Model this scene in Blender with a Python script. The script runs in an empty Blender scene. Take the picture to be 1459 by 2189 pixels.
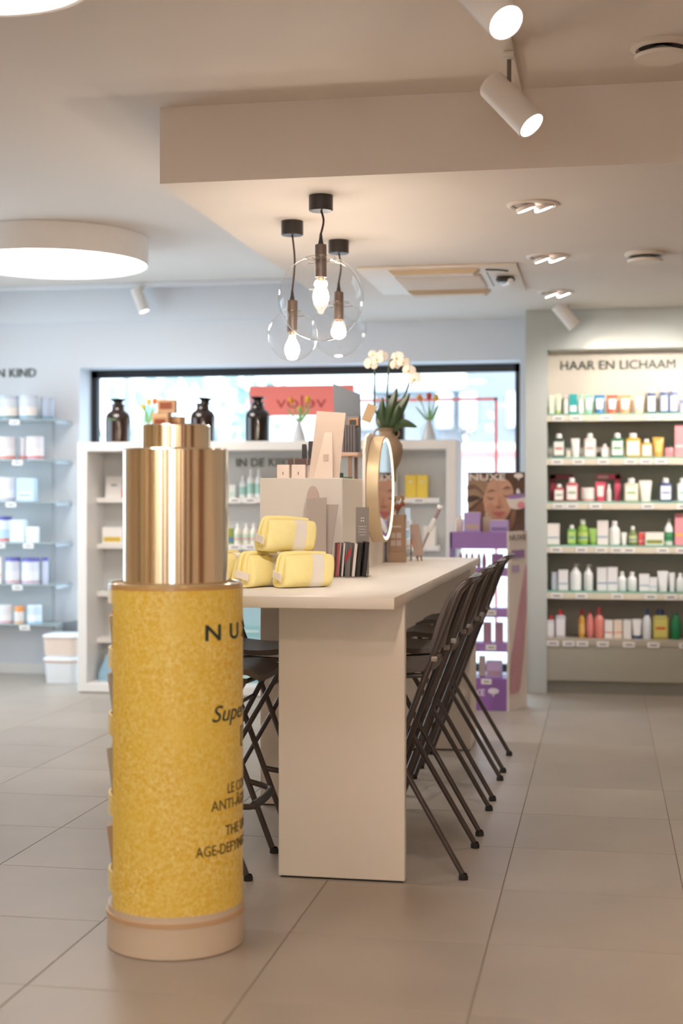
import bpy, bmesh, math, random
from mathutils import Vector, Matrix, Euler
random.seed(7)
PI = math.pi
S = bpy.context.scene
C = S.collection

# ------------------------------------------------------------------ camera, world, exposure
cam_d = bpy.data.cameras.new('camera'); cam = bpy.data.objects.new('camera', cam_d); C.objects.link(cam)
cam.location = (0, 0, 1.35); cam.rotation_euler = (PI/2, 0, math.radians(10.46))
cam_d.sensor_width = 36; cam_d.sensor_fit = 'AUTO'; cam_d.lens = 50
cam_d.shift_y = -28.5/2189
cam_d.clip_end = 200
cam_d.dof.use_dof = True; cam_d.dof.focus_distance = 5.6; cam_d.dof.aperture_fstop = 1.7
S.camera = cam
S.view_settings.view_transform = 'Standard'; S.view_settings.look = 'None'
S.view_settings.gamma = 1; S.view_settings.use_curve_mapping = False
S.view_settings.exposure = 1.48
W = bpy.data.worlds.new('overcast_sky'); S.world = W; W.use_nodes = True
bg = W.node_tree.nodes['Background']
bg.inputs[0].default_value = (0.69, 0.85, 1.0, 1); bg.inputs[1].default_value = 1.95
WARM = (1.0, 0.74, 0.52); NEUT = (1.0, 0.94, 0.88)
P_REAR = 3.3      # emission of the warm ceiling drums behind the camera
P_DRUM = 5.5      # emission of the two white drums in view
# daylight portal in the back window (guides sampling of the sky, adds no light of its own)
pl = bpy.data.lights.new('daylight_portal', 'AREA'); pl.shape = 'RECTANGLE'; pl.size = 3.2; pl.size_y = 2.2
pl.cycles.is_portal = True
po = bpy.data.objects.new('daylight_portal', pl); C.objects.link(po); po.location = (-2.3, 10.72, 1.2); po.rotation_euler = (-PI/2, 0, 0)

pl2 = bpy.data.lights.new('daylight_portal', 'AREA'); pl2.shape = 'RECTANGLE'; pl2.size = 2.9; pl2.size_y = 2.3
pl2.cycles.is_portal = True
po2 = bpy.data.objects.new('daylight_portal', pl2); C.objects.link(po2); po2.location = (-5.45, 8.35, 1.45); po2.rotation_euler = (PI/2, 0, -PI/2)

# ------------------------------------------------------------------ helpers
def lin(h):
    h = h.lstrip('#'); o = []
    if len(h) == 3: h = ''.join(c*2 for c in h)
    for i in (0, 2, 4):
        c = int(h[i:i+2], 16)/255
        o.append(c/12.92 if c <= 0.04045 else ((c+0.055)/1.055)**2.4)
    return (o[0], o[1], o[2], 1)
MATS = {}
def mat(col, rough=0.5, metal=0.0, var=0.04, scale=6.0, bump=0.0, bscale=80, emit=0, trans=0, coat=0, alpha=1, name=None):
    key = (col, rough, metal, var, scale, bump, bscale, emit, trans, coat, alpha)
    if key in MATS: return MATS[key]
    m = bpy.data.materials.new(name or ('material_' + str(len(MATS)))); m.use_nodes = True
    nt = m.node_tree; b = nt.nodes['Principled BSDF']
    c = lin(col) if isinstance(col, str) else (*col, 1)
    b.inputs['Roughness'].default_value = rough; b.inputs['Metallic'].default_value = metal
    if coat: b.inputs['Coat Weight'].default_value = coat; b.inputs['Coat Roughness'].default_value = 0.15
    if trans: b.inputs['Transmission Weight'].default_value = trans
    if alpha < 1: b.inputs['Alpha'].default_value = alpha
    tc = nt.nodes.new('ShaderNodeTexCoord')
    n = nt.nodes.new('ShaderNodeTexNoise'); n.inputs['Scale'].default_value = scale; n.inputs['Detail'].default_value = 4
    nt.links.new(tc.outputs['Object'], n.inputs['Vector'])
    r = nt.nodes.new('ShaderNodeMixRGB')
    r.inputs[1].default_value = tuple(max(0, x*(1-var)) for x in c[:3])+(1,)
    r.inputs[2].default_value = tuple(min(1, x*(1+var)) for x in c[:3])+(1,)
    nt.links.new(n.outputs['Fac'], r.inputs[0]); nt.links.new(r.outputs[0], b.inputs['Base Color'])
    if bump:
        n2 = nt.nodes.new('ShaderNodeTexNoise'); n2.inputs['Scale'].default_value = bscale; n2.inputs['Detail'].default_value = 3
        nt.links.new(tc.outputs['Object'], n2.inputs['Vector'])
        bp = nt.nodes.new('ShaderNodeBump'); bp.inputs['Strength'].default_value = bump; bp.inputs['Distance'].default_value = 0.004
        nt.links.new(n2.outputs['Fac'], bp.inputs['Height']); nt.links.new(bp.outputs[0], b.inputs['Normal'])
    if emit:
        b.inputs['Emission Color'].default_value = c; b.inputs['Emission Strength'].default_value = emit
    MATS[key] = m
    return m
def thin_glass(name, tint=(0.97, 0.985, 0.98), ior=1.45, gain=1.0):
    if name in MATS: return MATS[name]
    m = bpy.data.materials.new(name); m.use_nodes = True; nt = m.node_tree; nt.nodes.clear()
    out = nt.nodes.new('ShaderNodeOutputMaterial'); mx = nt.nodes.new('ShaderNodeMixShader')
    t = nt.nodes.new('ShaderNodeBsdfTransparent'); t.inputs[0].default_value = (*tint, 1)
    g = nt.nodes.new('ShaderNodeBsdfGlossy'); g.inputs['Roughness'].default_value = 0.02
    f = nt.nodes.new('ShaderNodeLayerWeight'); f.inputs['Blend'].default_value = 0.5
    pw = nt.nodes.new('ShaderNodeMath'); pw.operation = 'POWER'; pw.inputs[1].default_value = 5.0
    mu = nt.nodes.new('ShaderNodeMath'); mu.operation = 'MULTIPLY_ADD'; mu.inputs[1].default_value = 0.9*gain; mu.inputs[2].default_value = 0.045*gain; mu.use_clamp = True
    nt.links.new(f.outputs['Facing'], pw.inputs[0]); nt.links.new(pw.outputs[0], mu.inputs[0]); nt.links.new(mu.outputs[0], mx.inputs[0])
    nt.links.new(t.outputs[0], mx.inputs[1]); nt.links.new(g.outputs[0], mx.inputs[2]); nt.links.new(mx.outputs[0], out.inputs[0])
    MATS[name] = m; return m
def film(name, col):
    if name in MATS: return MATS[name]
    m = bpy.data.materials.new(name); m.use_nodes = True; nt = m.node_tree; nt.nodes.clear()
    out = nt.nodes.new('ShaderNodeOutputMaterial'); mx = nt.nodes.new('ShaderNodeMixShader'); mx.inputs[0].default_value = 0.6
    a = nt.nodes.new('ShaderNodeBsdfDiffuse'); a.inputs[0].default_value = lin(col)
    b = nt.nodes.new('ShaderNodeBsdfTranslucent'); b.inputs[0].default_value = lin(col)
    nt.links.new(a.outputs[0], mx.inputs[1]); nt.links.new(b.outputs[0], mx.inputs[2]); nt.links.new(mx.outputs[0], out.inputs[0])
    MATS[name] = m; return m
def emission(name, col, s):
    if name in MATS: return MATS[name]
    m = bpy.data.materials.new(name); m.use_nodes = True; nt = m.node_tree; nt.nodes.clear()
    out = nt.nodes.new('ShaderNodeOutputMaterial'); e = nt.nodes.new('ShaderNodeEmission')
    e.inputs[0].default_value = (*col, 1); e.inputs[1].default_value = s
    nt.links.new(e.outputs[0], out.inputs[0]); MATS[name] = m; return m

def mesh_from(bm, name, smooth=True, angle=35):
    me = bpy.data.meshes.new(name); bm.normal_update(); bm.to_mesh(me); bm.free()
    if smooth:
        for p in me.polygons: p.use_smooth = True
        me.set_sharp_from_angle(angle=math.radians(angle))
    return me
def put(name, me, m, parent=None, loc=(0, 0, 0), rot=(0, 0, 0), kind=None):
    if isinstance(me, bmesh.types.BMesh): me = mesh_from(me, name)
    o = bpy.data.objects.new(name, me); C.objects.link(o)
    if m is not None and not me.materials: me.materials.append(m)
    o.parent = parent; o.location = loc; o.rotation_euler = rot
    if kind: o['kind'] = kind
    return o
def thing(name, label, cat, loc=(0, 0, 0), rot=(0, 0, 0), group=None):
    o = bpy.data.objects.new(name, None); C.objects.link(o); o.empty_display_size = 0.05
    o.location = loc; o.rotation_euler = rot; o['label'] = label; o['category'] = cat
    if group: o['group'] = group
    return o
def tag(o, label, cat, group=None):
    o['label'] = label; o['category'] = cat
    if group: o['group'] = group
    return o
def struct(name, bm, m, parent=None):
    o = put(name, bm, m, parent)
    if parent is None: o['kind'] = 'structure'
    return o
def B(*boxes, bev=0.0, seg=2):
    """boxes: (x0,x1,y0,y1,z0,z1)"""
    bm = bmesh.new()
    for (x0, x1, y0, y1, z0, z1) in boxes:
        r = bmesh.ops.create_cube(bm, size=1, matrix=Matrix.Translation(((x0+x1)/2, (y0+y1)/2, (z0+z1)/2)) @ Matrix.Diagonal((abs(x1-x0), abs(y1-y0), abs(z1-z0), 1)))
    if bev: bmesh.ops.bevel(bm, geom=bm.edges[:], offset=bev, segments=seg, affect='EDGES', profile=0.5)
    return bm
def lathe(profile, seg=32, c=(0, 0, 0), close=True):
    bm = bmesh.new(); rings = []
    for (r, z) in profile:
        if r < 1e-6: rings.append([bm.verts.new((c[0], c[1], c[2]+z))])
        else: rings.append([bm.verts.new((c[0]+r*math.cos(2*PI*i/seg), c[1]+r*math.sin(2*PI*i/seg), c[2]+z)) for i in range(seg)])
    for a, b in zip(rings[:-1], rings[1:]):
        for i in range(seg):
            j = (i+1) % seg
            if len(a) == 1 and len(b) == 1: continue
            if len(a) == 1: bm.faces.new((a[0], b[j], b[i]))
            elif len(b) == 1: bm.faces.new((a[i], a[j], b[0]))
            else: bm.faces.new((a[i], a[j], b[j], b[i]))
    if close:
        if len(rings[0]) > 1: bm.faces.new(list(reversed(rings[0])))
        if len(rings[-1]) > 1: bm.faces.new(rings[-1])
    bmesh.ops.recalc_face_normals(bm, faces=bm.faces[:])
    return bm
def loft(rings, cap=True):
    bm = bmesh.new(); R = [[bm.verts.new(p) for p in r] for r in rings]; n = len(R[0])
    for a, b in zip(R[:-1], R[1:]):
        for i in range(n):
            j = (i+1) % n; bm.faces.new((a[i], a[j], b[j], b[i]))
    if cap: bm.faces.new(list(reversed(R[0]))); bm.faces.new(R[-1])
    bmesh.ops.recalc_face_normals(bm, faces=bm.faces[:])
    return bm
def tube(pts, r, seg=10, closed=False, rads=None, bm=None):
    new = bm is None
    if new: bm = bmesh.new()
    P = [Vector(p) for p in pts]; n = len(P); rings = []; up = None
    for i in range(n):
        if closed: t = P[(i+1) % n]-P[i-1]
        else: t = P[min(i+1, n-1)]-P[max(i-1, 0)]
        t.normalize()
        if up is None:
            up = Vector((0, 0, 1)) if abs(t.z) < 0.9 else Vector((1, 0, 0))
        a = t.cross(up); a.normalize(); b = a.cross(t); b.normalize(); up = b
        rr = rads[i] if rads else r
        rings.append([bm.verts.new(P[i]+a*rr*math.cos(2*PI*k/seg)+b*rr*math.sin(2*PI*k/seg)) for k in range(seg)])
    m = n if closed else n-1
    for i in range(m):
        a, b = rings[i], rings[(i+1) % n]
        for k in range(seg):
            j = (k+1) % seg; bm.faces.new((a[k], a[j], b[j], b[k]))
    if not closed: bm.faces.new(list(reversed(rings[0]))); bm.faces.new(rings[-1])
    bmesh.ops.recalc_face_normals(bm, faces=bm.faces[:])
    return bm
def prism(poly, y0, y1):
    """polygon in xz extruded along y"""
    return loft([[(x, y0, z) for x, z in poly], [(x, y1, z) for x, z in poly]])
def smooth_path(pts, n=6):
    P = [Vector(p) for p in pts]; out = []
    for i in range(len(P)-1):
        p0 = P[max(i-1, 0)]; p1 = P[i]; p2 = P[i+1]; p3 = P[min(i+2, len(P)-1)]
        for k in range(n):
            t = k/n
            out.append(0.5*((2*p1)+(p2-p0)*t+(2*p0-5*p1+4*p2-p3)*t*t+(3*p1-p0-3*p2+p3)*t**3))
    out.append(P[-1]); return out
def rrect(w, d, r, z, n=5):
    """rounded rectangle ring in xy at height z"""
    r = min(r, w/2-1e-4, d/2-1e-4); out = []
    for cx, cy, a0 in ((w/2-r, d/2-r, 0), (-w/2+r, d/2-r, PI/2), (-w/2+r, -d/2+r, PI), (w/2-r, -d/2+r, 1.5*PI)):
        for k in range(n+1):
            a = a0+PI/2*k/n; out.append((cx+r*math.cos(a), cy+r*math.sin(a), z))
    return out
def text_bm(s, h, depth=0.002, align='LEFT', shear=0.0, sx=1.0, weight=0.0, mirror=False, spacing=1.0, wrapR=None, at=0.0, width=None):
    """lettering standing in the xz plane facing -y, cap height h; wrapR bends it round a cylinder of that radius about z"""
    cu = bpy.data.curves.new('lettering', 'FONT'); cu.body = s; cu.align_x = align; cu.shear = shear
    cu.size = h/0.73; cu.extrude = depth/2; cu.offset = weight; cu.space_character = spacing; cu.resolution_u = 4
    o = bpy.data.objects.new('lettering', cu); C.objects.link(o); dg = bpy.context.evaluated_depsgraph_get(); dg.update()
    me = bpy.data.meshes.new_from_object(o.evaluated_get(dg)); bpy.data.objects.remove(o); bpy.data.curves.remove(cu)
    bm = bmesh.new(); bm.from_mesh(me); bpy.data.meshes.remove(me)
    bmesh.ops.remove_doubles(bm, verts=bm.verts[:], dist=1e-6)
    for v in bm.verts:
        x, y, z = v.co; v.co = ((-x if mirror else x)*sx, -z, y)
    if mirror: bmesh.ops.reverse_faces(bm, faces=bm.faces[:])
    if width:
        x0 = min(v.co.x for v in bm.verts); x1 = max(v.co.x for v in bm.verts)
        ox = {'LEFT': 0, 'CENTER': -width/2, 'RIGHT': -width}[align]
        for v in bm.verts: v.co.x = ox+(v.co.x-x0)*width/(x1-x0)
    if wrapR:
        xs = [v.co.x for v in bm.verts]; x = math.floor(min(xs)/0.01)*0.01
        while x < max(xs):
            bmesh.ops.bisect_plane(bm, geom=bm.verts[:]+bm.edges[:]+bm.faces[:], plane_co=(x, 0, 0), plane_no=(1, 0, 0)); x += 0.01
        for v in bm.verts:
            a = at+v.co.x/wrapR; r = wrapR-v.co.y
            v.co = (r*math.sin(a), -r*math.cos(a), v.co.z)
    return bm
def put_letters(bm, m, parent, loc=(0, 0, 0), rot=(0, 0, 0), name='letter', wrapped=False):
    """each letter of a lettering becomes a part of its own"""
    seen = set(); isl = []
    key = (lambda v: math.atan2(v.co.x, -v.co.y)) if wrapped else (lambda v: v.co.x)
    for v in bm.verts:
        if v in seen: continue
        st = [v]; seen.add(v); grp = []
        while st:
            a = st.pop(); grp.append(a)
            for e in a.link_edges:
                b = e.other_vert(a)
                if b not in seen: seen.add(b); st.append(b)
        ks = [key(a) for a in grp]; isl.append([min(ks), max(ks), grp])
    isl.sort(key=lambda i: i[0]); out = []
    for i in isl:
        if out and min(out[-1][1], i[1])-max(out[-1][0], i[0]) > 0.55*min(i[1]-i[0], out[-1][1]-out[-1][0]):
            out[-1][2] += i[2]; out[-1][1] = max(out[-1][1], i[1])
        else: out.append(i)
    for i in out:
        idx = {v: k for k, v in enumerate(i[2])}
        fs = {f for v in i[2] for f in v.link_faces}
        me = bpy.data.meshes.new(name); me.from_pydata([tuple(v.co) for v in i[2]], [], [[idx[v] for v in f.verts] for f in fs])
        put(name, me, m, parent, loc, rot)
    bm.free()
ORD = ['first', 'second', 'third', 'fourth', 'fifth', 'sixth', 'seventh', 'eighth', 'ninth', 'tenth', 'eleventh', 'twelfth', 'thirteenth', 'fourteenth', 'fifteenth', 'sixteenth']

# ------------------------------------------------------------------ setting
ZC, ZS = 2.97, 2.655
M_wall = mat('#dde0e6', 0.6, var=0.01, bump=0.05)
M_ceil = mat('#dfd5cc', 0.7, var=0.01, bump=0.04)
M_sage = mat('#bec2bd', 0.5, var=0.015)
M_white = mat('#ebe8e4', 0.35, var=0.01)
M_black = mat('#1b1d21', 0.4)
M_dark = mat('#2a2422', 0.42, var=0.06)
M_cream = mat('#e4dcd2', 0.42, var=0.02, scale=3)

def tile_material():
    m = bpy.data.materials.new('greige_porcelain'); m.use_nodes = True; nt = m.node_tree; b = nt.nodes['Principled BSDF']
    tc = nt.nodes.new('ShaderNodeTexCoord'); oi = nt.nodes.new('ShaderNodeObjectInfo')
    ad = nt.nodes.new('ShaderNodeVectorMath'); ad.operation = 'ADD'
    cb = nt.nodes.new('ShaderNodeVectorMath'); cb.operation = 'SCALE'; cb.inputs[0].default_value = (7, 13, 3)
    nt.links.new(oi.outputs['Random'], cb.inputs['Scale'])
    nt.links.new(tc.outputs['Object'], ad.inputs[0]); nt.links.new(cb.outputs[0], ad.inputs[1])
    n = nt.nodes.new('ShaderNodeTexNoise'); n.inputs['Scale'].default_value = 2.5; n.inputs['Detail'].default_value = 6
    nt.links.new(ad.outputs[0], n.inputs['Vector'])
    cr = nt.nodes.new('ShaderNodeValToRGB'); cr.color_ramp.elements[0].position = 0.3; cr.color_ramp.elements[1].position = 0.75
    cr.color_ramp.elements[0].color = (0.36, 0.315, 0.27, 1); cr.color_ramp.elements[1].color = (0.415, 0.363, 0.312, 1)
    nt.links.new(n.outputs['Fac'], cr.inputs[0])
    hs = nt.nodes.new('ShaderNodeHueSaturation'); mr = nt.nodes.new('ShaderNodeMapRange'); mr.inputs['To Min'].default_value = 0.96; mr.inputs['To Max'].default_value = 1.05
    nt.links.new(oi.outputs['Random'], mr.inputs['Value']); nt.links.new(mr.outputs[0], hs.inputs['Value']); nt.links.new(cr.outputs[0], hs.inputs['Color'])
    nt.links.new(hs.outputs[0], b.inputs['Base Color'])
    b.inputs['Roughness'].default_value = 0.38; b.inputs['Specular IOR Level'].default_value = 0.4
    return m
M_tile = tile_material()
XL, XR, YB, YK = -5.267, 2.728, -2.31, 10.37
floor = struct('floor', B((XL-0.2, XR+0.2, YB-0.2, 10.9, -0.15, -0.003)), mat('#8c8074', 0.8))
px_, py_ = 0.615, 0.603
tile_me = mesh_from(B((-px_/2+0.0014, px_/2-0.0014, -py_/2+0.0014, py_/2-0.0014, -0.008, 0), bev=0.0012, seg=1), 'floor_tile', smooth=False)
tile_me.materials.append(M_tile)
for i in range(13):
    for j in range(22):
        put('tile', tile_me, None, floor, (XL+px_*(i+0.5), 4.93+py_*(j-12+0.5), 0))

# ceiling: main slab with the lowered box over the counter (its own piece)
struct('ceiling', B((XL-0.2, XR+0.2, YB-0.2, 10.9, ZC, ZC+0.15)), M_ceil)
struct('trim_1', B((-1.81, XR, 5.66, YK, ZS, ZC+0.01)), M_ceil)          # dropped ceiling box
# back wall with window opening X -3.957..-0.6, Z 0.08..2.37
WX0, WX1, WZ0, WZ1 = -3.957, -0.60, 0.06, 2.355
struct('wall_back', B((XL, WX0, YK, 10.75, 0, ZC), (WX1, XR, YK, 10.75, 0, ZC), (WX0, WX1, YK, 10.75, WZ1, ZC), (WX0, WX1, YK, 10.75, 0, WZ0)), M_wall)
struct('trim_2', B((XL, -1.8, 10.345, YK, 2.70, ZC), bev=0.004), M_wall)    # pelmet band over window and baby wall
SW0, SW1 = 6.9, 9.8     # shop window in the left wall, out of frame
w2 = struct('window_2', B((XL-0.1, XL-0.04, SW0, SW0+0.06, 0.3, 2.6), (XL-0.1, XL-0.04, SW1-0.06, SW1, 0.3, 2.6), (XL-0.1, XL-0.04, (SW0+SW1)/2-0.03, (SW0+SW1)/2+0.03, 0.3, 2.6), (XL-0.1, XL-0.04, SW0, SW1, 2.54, 2.6), (XL-0.1, XL-0.04, SW0, SW1, 0.3, 0.36)), M_black)
put('pane', B((XL-0.075, XL-0.065, SW0+0.06, SW1-0.06, 0.36, 2.54)), thin_glass('pane_glass'), w2)
struct('wall_left', B((XL-0.15, XL, YB, SW0, 0, ZC), (XL-0.15, XL, SW1, 10.75, 0, ZC), (XL-0.15, XL, SW0, SW1, 0, 0.3), (XL-0.15, XL, SW0, SW1, 2.6, ZC)), mat('#d9c4ad', 0.6, var=0.02))
struct('wall_right', B((XR, XR+0.15, YB, 10.75, 0, ZC)), mat('#d2bca6', 0.6, var=0.02))
struct('wall_front', B((XL, -0.75, YB-0.15, YB, 0, ZC), (0.25, XR, YB-0.15, YB, 0, ZC), (-0.75, 0.25, YB-0.15, YB, 2.4, ZC)), mat('#efe8dd', 0.6, var=0.02))
d = struct('door_1', B((-0.75, -0.70, YB-0.1, YB-0.04, 0, 2.4), (0.20, 0.25, YB-0.1, YB-0.04, 0, 2.4), (-0.70, 0.20, YB-0.1, YB-0.04, 2.34, 2.4), (-0.70, 0.20, YB-0.1, YB-0.04, 0, 0.08)), M_black)  # unseen glass door, added to reflect a white stripe in the gold cap
put('pane', B((-0.70, 0.20, YB-0.08, YB-0.07, 0.08, 2.34)), thin_glass('pane_glass'), d)
for k, (x0, x1) in enumerate(((-2.6, -2.2), (-1.7, -1.25), (0.75, 1.1), (1.7, 2.3))):  # unseen brown posts, added to make stripes in the gold cap's reflection
    struct('trim_%d' % (3+k), B((x0, x1, YB, YB+0.35, 0, 2.5), bev=0.01), mat('#7a5238', 0.5, var=0.15, scale=3))
for k, (y0, y1) in enumerate(((-1.4, -0.9), (0.6, 1.0), (2.6, 3.4))):  # more unseen posts along the right wall, added for the cap to mirror
    struct('trim_%d' % (7+k), B((XR-0.35, XR, y0, y1, 0, 2.5), bev=0.01), mat('#7a5238', 0.5, var=0.15, scale=3))

for k, (x0, x1, c_) in enumerate(((-5.1, -4.75, '#c2b48a'), (-4.3, -4.05, '#e2cfa6'), (-3.6, -3.45, '#b08a64'), (-3.0, -2.8, '#f4efe4'), (-1.15, -0.95, '#e2cfa6'), (0.4, 0.55, '#c49a6c'), (1.25, 1.5, '#b5ab80'))):
    struct('trim_%d' % (10+k), B((x0, x1, YB, YB+0.2, 0, 2.6), bev=0.01), mat(c_, 0.5, var=0.1, scale=3))  # unseen coloured posts, added as further stripes mirrored in the gold cap
for k, (y0, y1, c_) in enumerate(((-1.0, -0.5, '#c4a57c'), (0.8, 1.3, '#e0d0aa'), (2.2, 2.6, '#b5ab80'), (3.6, 4.3, '#d2b48c'))):
    struct('trim_%d' % (17+k), B((XL, XL+0.3, y0, y1, 0, 2.6), bev=0.01), mat(c_, 0.5, var=0.1, scale=3))  # likewise on the left wall: unseen, added for the cap's reflection

# window
w = struct('window_1', B((WX0, WX0+0.05, 10.62, 10.69, WZ0, WZ1), (WX1-0.05, WX1, 10.62, 10.69, WZ0, WZ1), (WX0, WX1, 10.62, 10.69, WZ1-0.06, WZ1), (WX0, WX1, 10.62, 10.69, WZ0, WZ0+0.06)), M_black)
put('pane', B((WX0+0.05, WX1-0.05, 10.65, 10.66, WZ0+0.06, WZ1-0.06)), thin_glass('pane_glass'), w)

# ------------------------------------------------------------------ outside
pav = put('pavement', B((-40, 30, 10.9, 60, -0.25, -0.12)), mat('#b9bcc0', 0.8), kind='structure')
bl = thing('building', 'pale grey street building with white windows beyond the right of the window', 'building', (0, 30, -0.12))
put('wall', B((-6.0, 8, 0, 4, 0, 3.75)), mat('#94969a', 0.8), bl)
put('wall', B((-2.85, 8, -0.3, 3.9, 0, 8.5)), mat('#96989c', 0.8), bl)
put('roof', B((-6.1, -2.86, -0.2, 4.2, 3.75, 3.87)), mat('#c9ced6', 0.6), bl)
for x, w_ in ((-5.4, 0.6), (-3.45, 0.33), (-2.95, 0.33), (-1.98, 0.4)):
    f = put('window', B((x, x+w_, -0.45, 0.05, 2.95, 3.68), bev=0.02), mat('#e6ebf2', 0.4), bl)
    put('pane', B((x+0.04, x+w_-0.04, -0.47, -0.44, 3.0, 3.63)), mat('#eef3f8', 0.2), f)
kk = thing('shop_awning', 'red and white shop front seen low through the right of the window', 'shop front', (-2.2, 22, -0.12))
put('wall', B((-1.35, 1.8, 0, 1.2, 0, 2.32)), mat('#f4f4f4', 0.6), kk)
put('awning', prism([(-1.45, 2.1), (1.9, 2.1), (1.9, 2.2), (-1.45, 2.2)], -0.5, 0.05), mat('#e88a84', 0.6), kk)
put('wall_panel', B((-1.3, -0.2, -0.05, 0.02, 0.2, 1.85)), mat('#e88c84', 0.6), kk)
def tree(x, y, h, lab):
    t = thing('tree', lab, 'tree', (x, y, -0.12), group='street trees')
    put('trunk', tube([(0, 0, 0), (0.05, 0, h*0.35), (0, 0.05, h*0.7)], 0.15, rads=[0.16, 0.12, 0.05]), mat('#b4b6b2', 0.9), t)
    bm = bmesh.new(); rr = random.Random(int(h*10)+int(x))
    for k in range(190):
        a = rr.random()*2*PI; q = rr.random()**0.5; z = h*(0.35+0.65*rr.random()); rad = h*0.24*q*(1.2-abs(z/h-0.6))
        c = Vector((rad*math.cos(a), rad*math.sin(a), z)); s = 0.16+0.16*rr.random()
        R = Euler((rr.random()*6, rr.random()*6, rr.random()*6)).to_matrix()
        bm.faces.new([bm.verts.new(c+R @ Vector(v)*s) for v in ((-1, 0, 0), (0, -0.5, 0.1), (1, 0, 0), (0, 0.5, 0.1))])
    put('foliage', mesh_from(bm, 'foliage', smooth=False), mat('#a9c4c0', 0.7, var=0.2, scale=1), t, kind='stuff')
tree(-9.0, 26, 6.0, 'hazy green street tree left of the middle amber bottles')
tree(-12.8, 30, 5.2, 'pale tree at the far left of the window')
tree(-8.9, 36, 4.6, 'low pale tree outside behind the second amber bottle')

# window stickers: red banner (printed to be read from the street) and a thin red outline
ban = thing('window_banner', 'red banner stuck on the window glass behind the amber bottles', 'banner', (-2.278, 10.643, 1.985))
put('sheet', B((-0.41, 0.41, -0.001, 0.001, 0, 0.232)), film('red_film', '#e39a8e'), ban)
put_letters(text_bm('velov', 0.10, 0.002, 'CENTER', mirror=True, sx=1.35), mat('#a8423a', 0.6), ban, (0, -0.003, 0.06))
ro = put('window_outline_sticker', B((-1.867, -0.783, 10.640, 10.647, 2.085, 2.105), (-0.803, -0.783, 10.640, 10.647, 0.3, 2.105)), film('red_film', '#e39a8e'))
tag(ro, 'thin red line sticker turning a corner on the window beside the banner', 'sticker')

# ------------------------------------------------------------------ ceiling fixtures
def drum(loc, R, h, name, label, strength, col):
    t = thing(name, label, 'ceiling light', loc, group='round drum ceiling lights')
    put('housing', lathe([(R-0.012, 0.004), (R, 0), (R, h), (0, h)], 64, close=False), mat('#e9e2dc', 0.5), t)
    put('diffuser', lathe([(0, 0.008), (R-0.012, 0.008), (R-0.012, 0.012), (0, 0.012)], 64, close=False), emission('drum_'+str(strength)+str(col), col, strength), t)
    return t
drum((-3.358, 8.36, 2.80), 0.58, 0.168, 'drum_light', 'large white round drum light on ceiling left of the pendants', P_DRUM, NEUT)
drum((-1.73, 3.68, 2.80), 0.35, 0.168, 'drum_light', 'round drum light cut by the top left corner of the picture', P_DRUM, NEUT)
for k, (x, y) in enumerate(((-3.6, 1.2), (1.2, 1.0), (-1.4, -0.9))):
    drum((x, y, 2.80), 0.45, 0.168, 'drum_light', 'warm round drum light in the front of the shop, %s of three' % ORD[k], P_REAR, WARM)

def spot_lamp(loc, dirv, label, L=0.24, R=0.054, stem=0.14, power=20, col=WARM, lit=True, group='white track spotlights', size=75, fwd=0.0, up=None):
    """loc: top of stem on the rail; the cylinder hangs below it and points along dirv"""
    t = thing('track_spotlight', label, 'spotlight', loc, group=group)
    dv = Vector(dirv).normalized()
    put('adapter', B((-0.02, 0.02, -0.05, 0.05, -0.018, 0), bev=0.003), mat('#dcd6cf', 0.5), t)
    put('stem', tube([(0, 0, -0.01), (0, 0, -stem-0.02)], 0.008), mat('#6f655d', 0.4), t)
    q = Vector((0, 0, -1)).rotation_difference(dv).to_euler()
    c = Vector((0, 0, -stem-0.03)) + dv*fwd
    put('body', lathe([(0, L*0.45), (R*0.9, L*0.45), (R, L*0.42), (R, -L*0.55), (R*0.9, -L*0.55), (R*0.9, -L*0.5)], 28, close=False), mat('#e6e0da', 0.45), t, c, q)
    put('lens', lathe([(0, -L*0.5), (R*0.9, -L*0.5)], 28, close=False), emission('spot_lens' if lit else 'spot_lens_dim', (1, 0.93, 0.88), 9 if lit else 1.2), t, c, q)
    if lit:
        l = bpy.data.lights.new('spot_beam', 'SPOT'); l.energy = power; l.color = col; l.spot_size = math.radians(size); l.spot_blend = 0.6; l.shadow_soft_size = R*0.8
        lo = bpy.data.objects.new('spot_beam', l); C.objects.link(lo); lo.parent = t; lo.location = c+dv*(L*0.57); lo.rotation_euler = q
    return t
ra = put('track_rail', B((-0.353, -0.317, 1.0, 5.62, ZC-0.03, ZC), bev=0.003), mat('#ddd2c8', 0.5)); tag(ra, 'white light track running along the ceiling above the stools', 'light track')
rb = put('track_rail', B((-5.0, -2.1, 10.19, 10.225, ZC-0.035, ZC), bev=0.003), mat('#dcdce0', 0.5)); tag(rb, 'white light track along the ceiling by the window wall', 'light track')
spot_lamp((-0.335, 4.05, ZC-0.03), (0.5, -0.5, -0.7), 'white track spotlight cut by the top edge of the picture', power=25)
spot_lamp((-0.335, 5.12, ZC-0.03), (0.62, -0.28, -0.73), 'white tilted track spotlight in front of the dropped ceiling', power=25)
spot_lamp((-3.42, 10.2, ZC-0.035), (0.38, -0.05, -0.93), 'small white track spotlight by the left window wall', lit=False, L=0.19, R=0.043, stem=0.06)
spot_lamp((-0.26, 9.72, ZS), (0.62, 0.15, -0.75), 'white spotlight lighting the sage wall unit lettering', power=4, L=0.19, R=0.048, size=110, stem=0.03)
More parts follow.
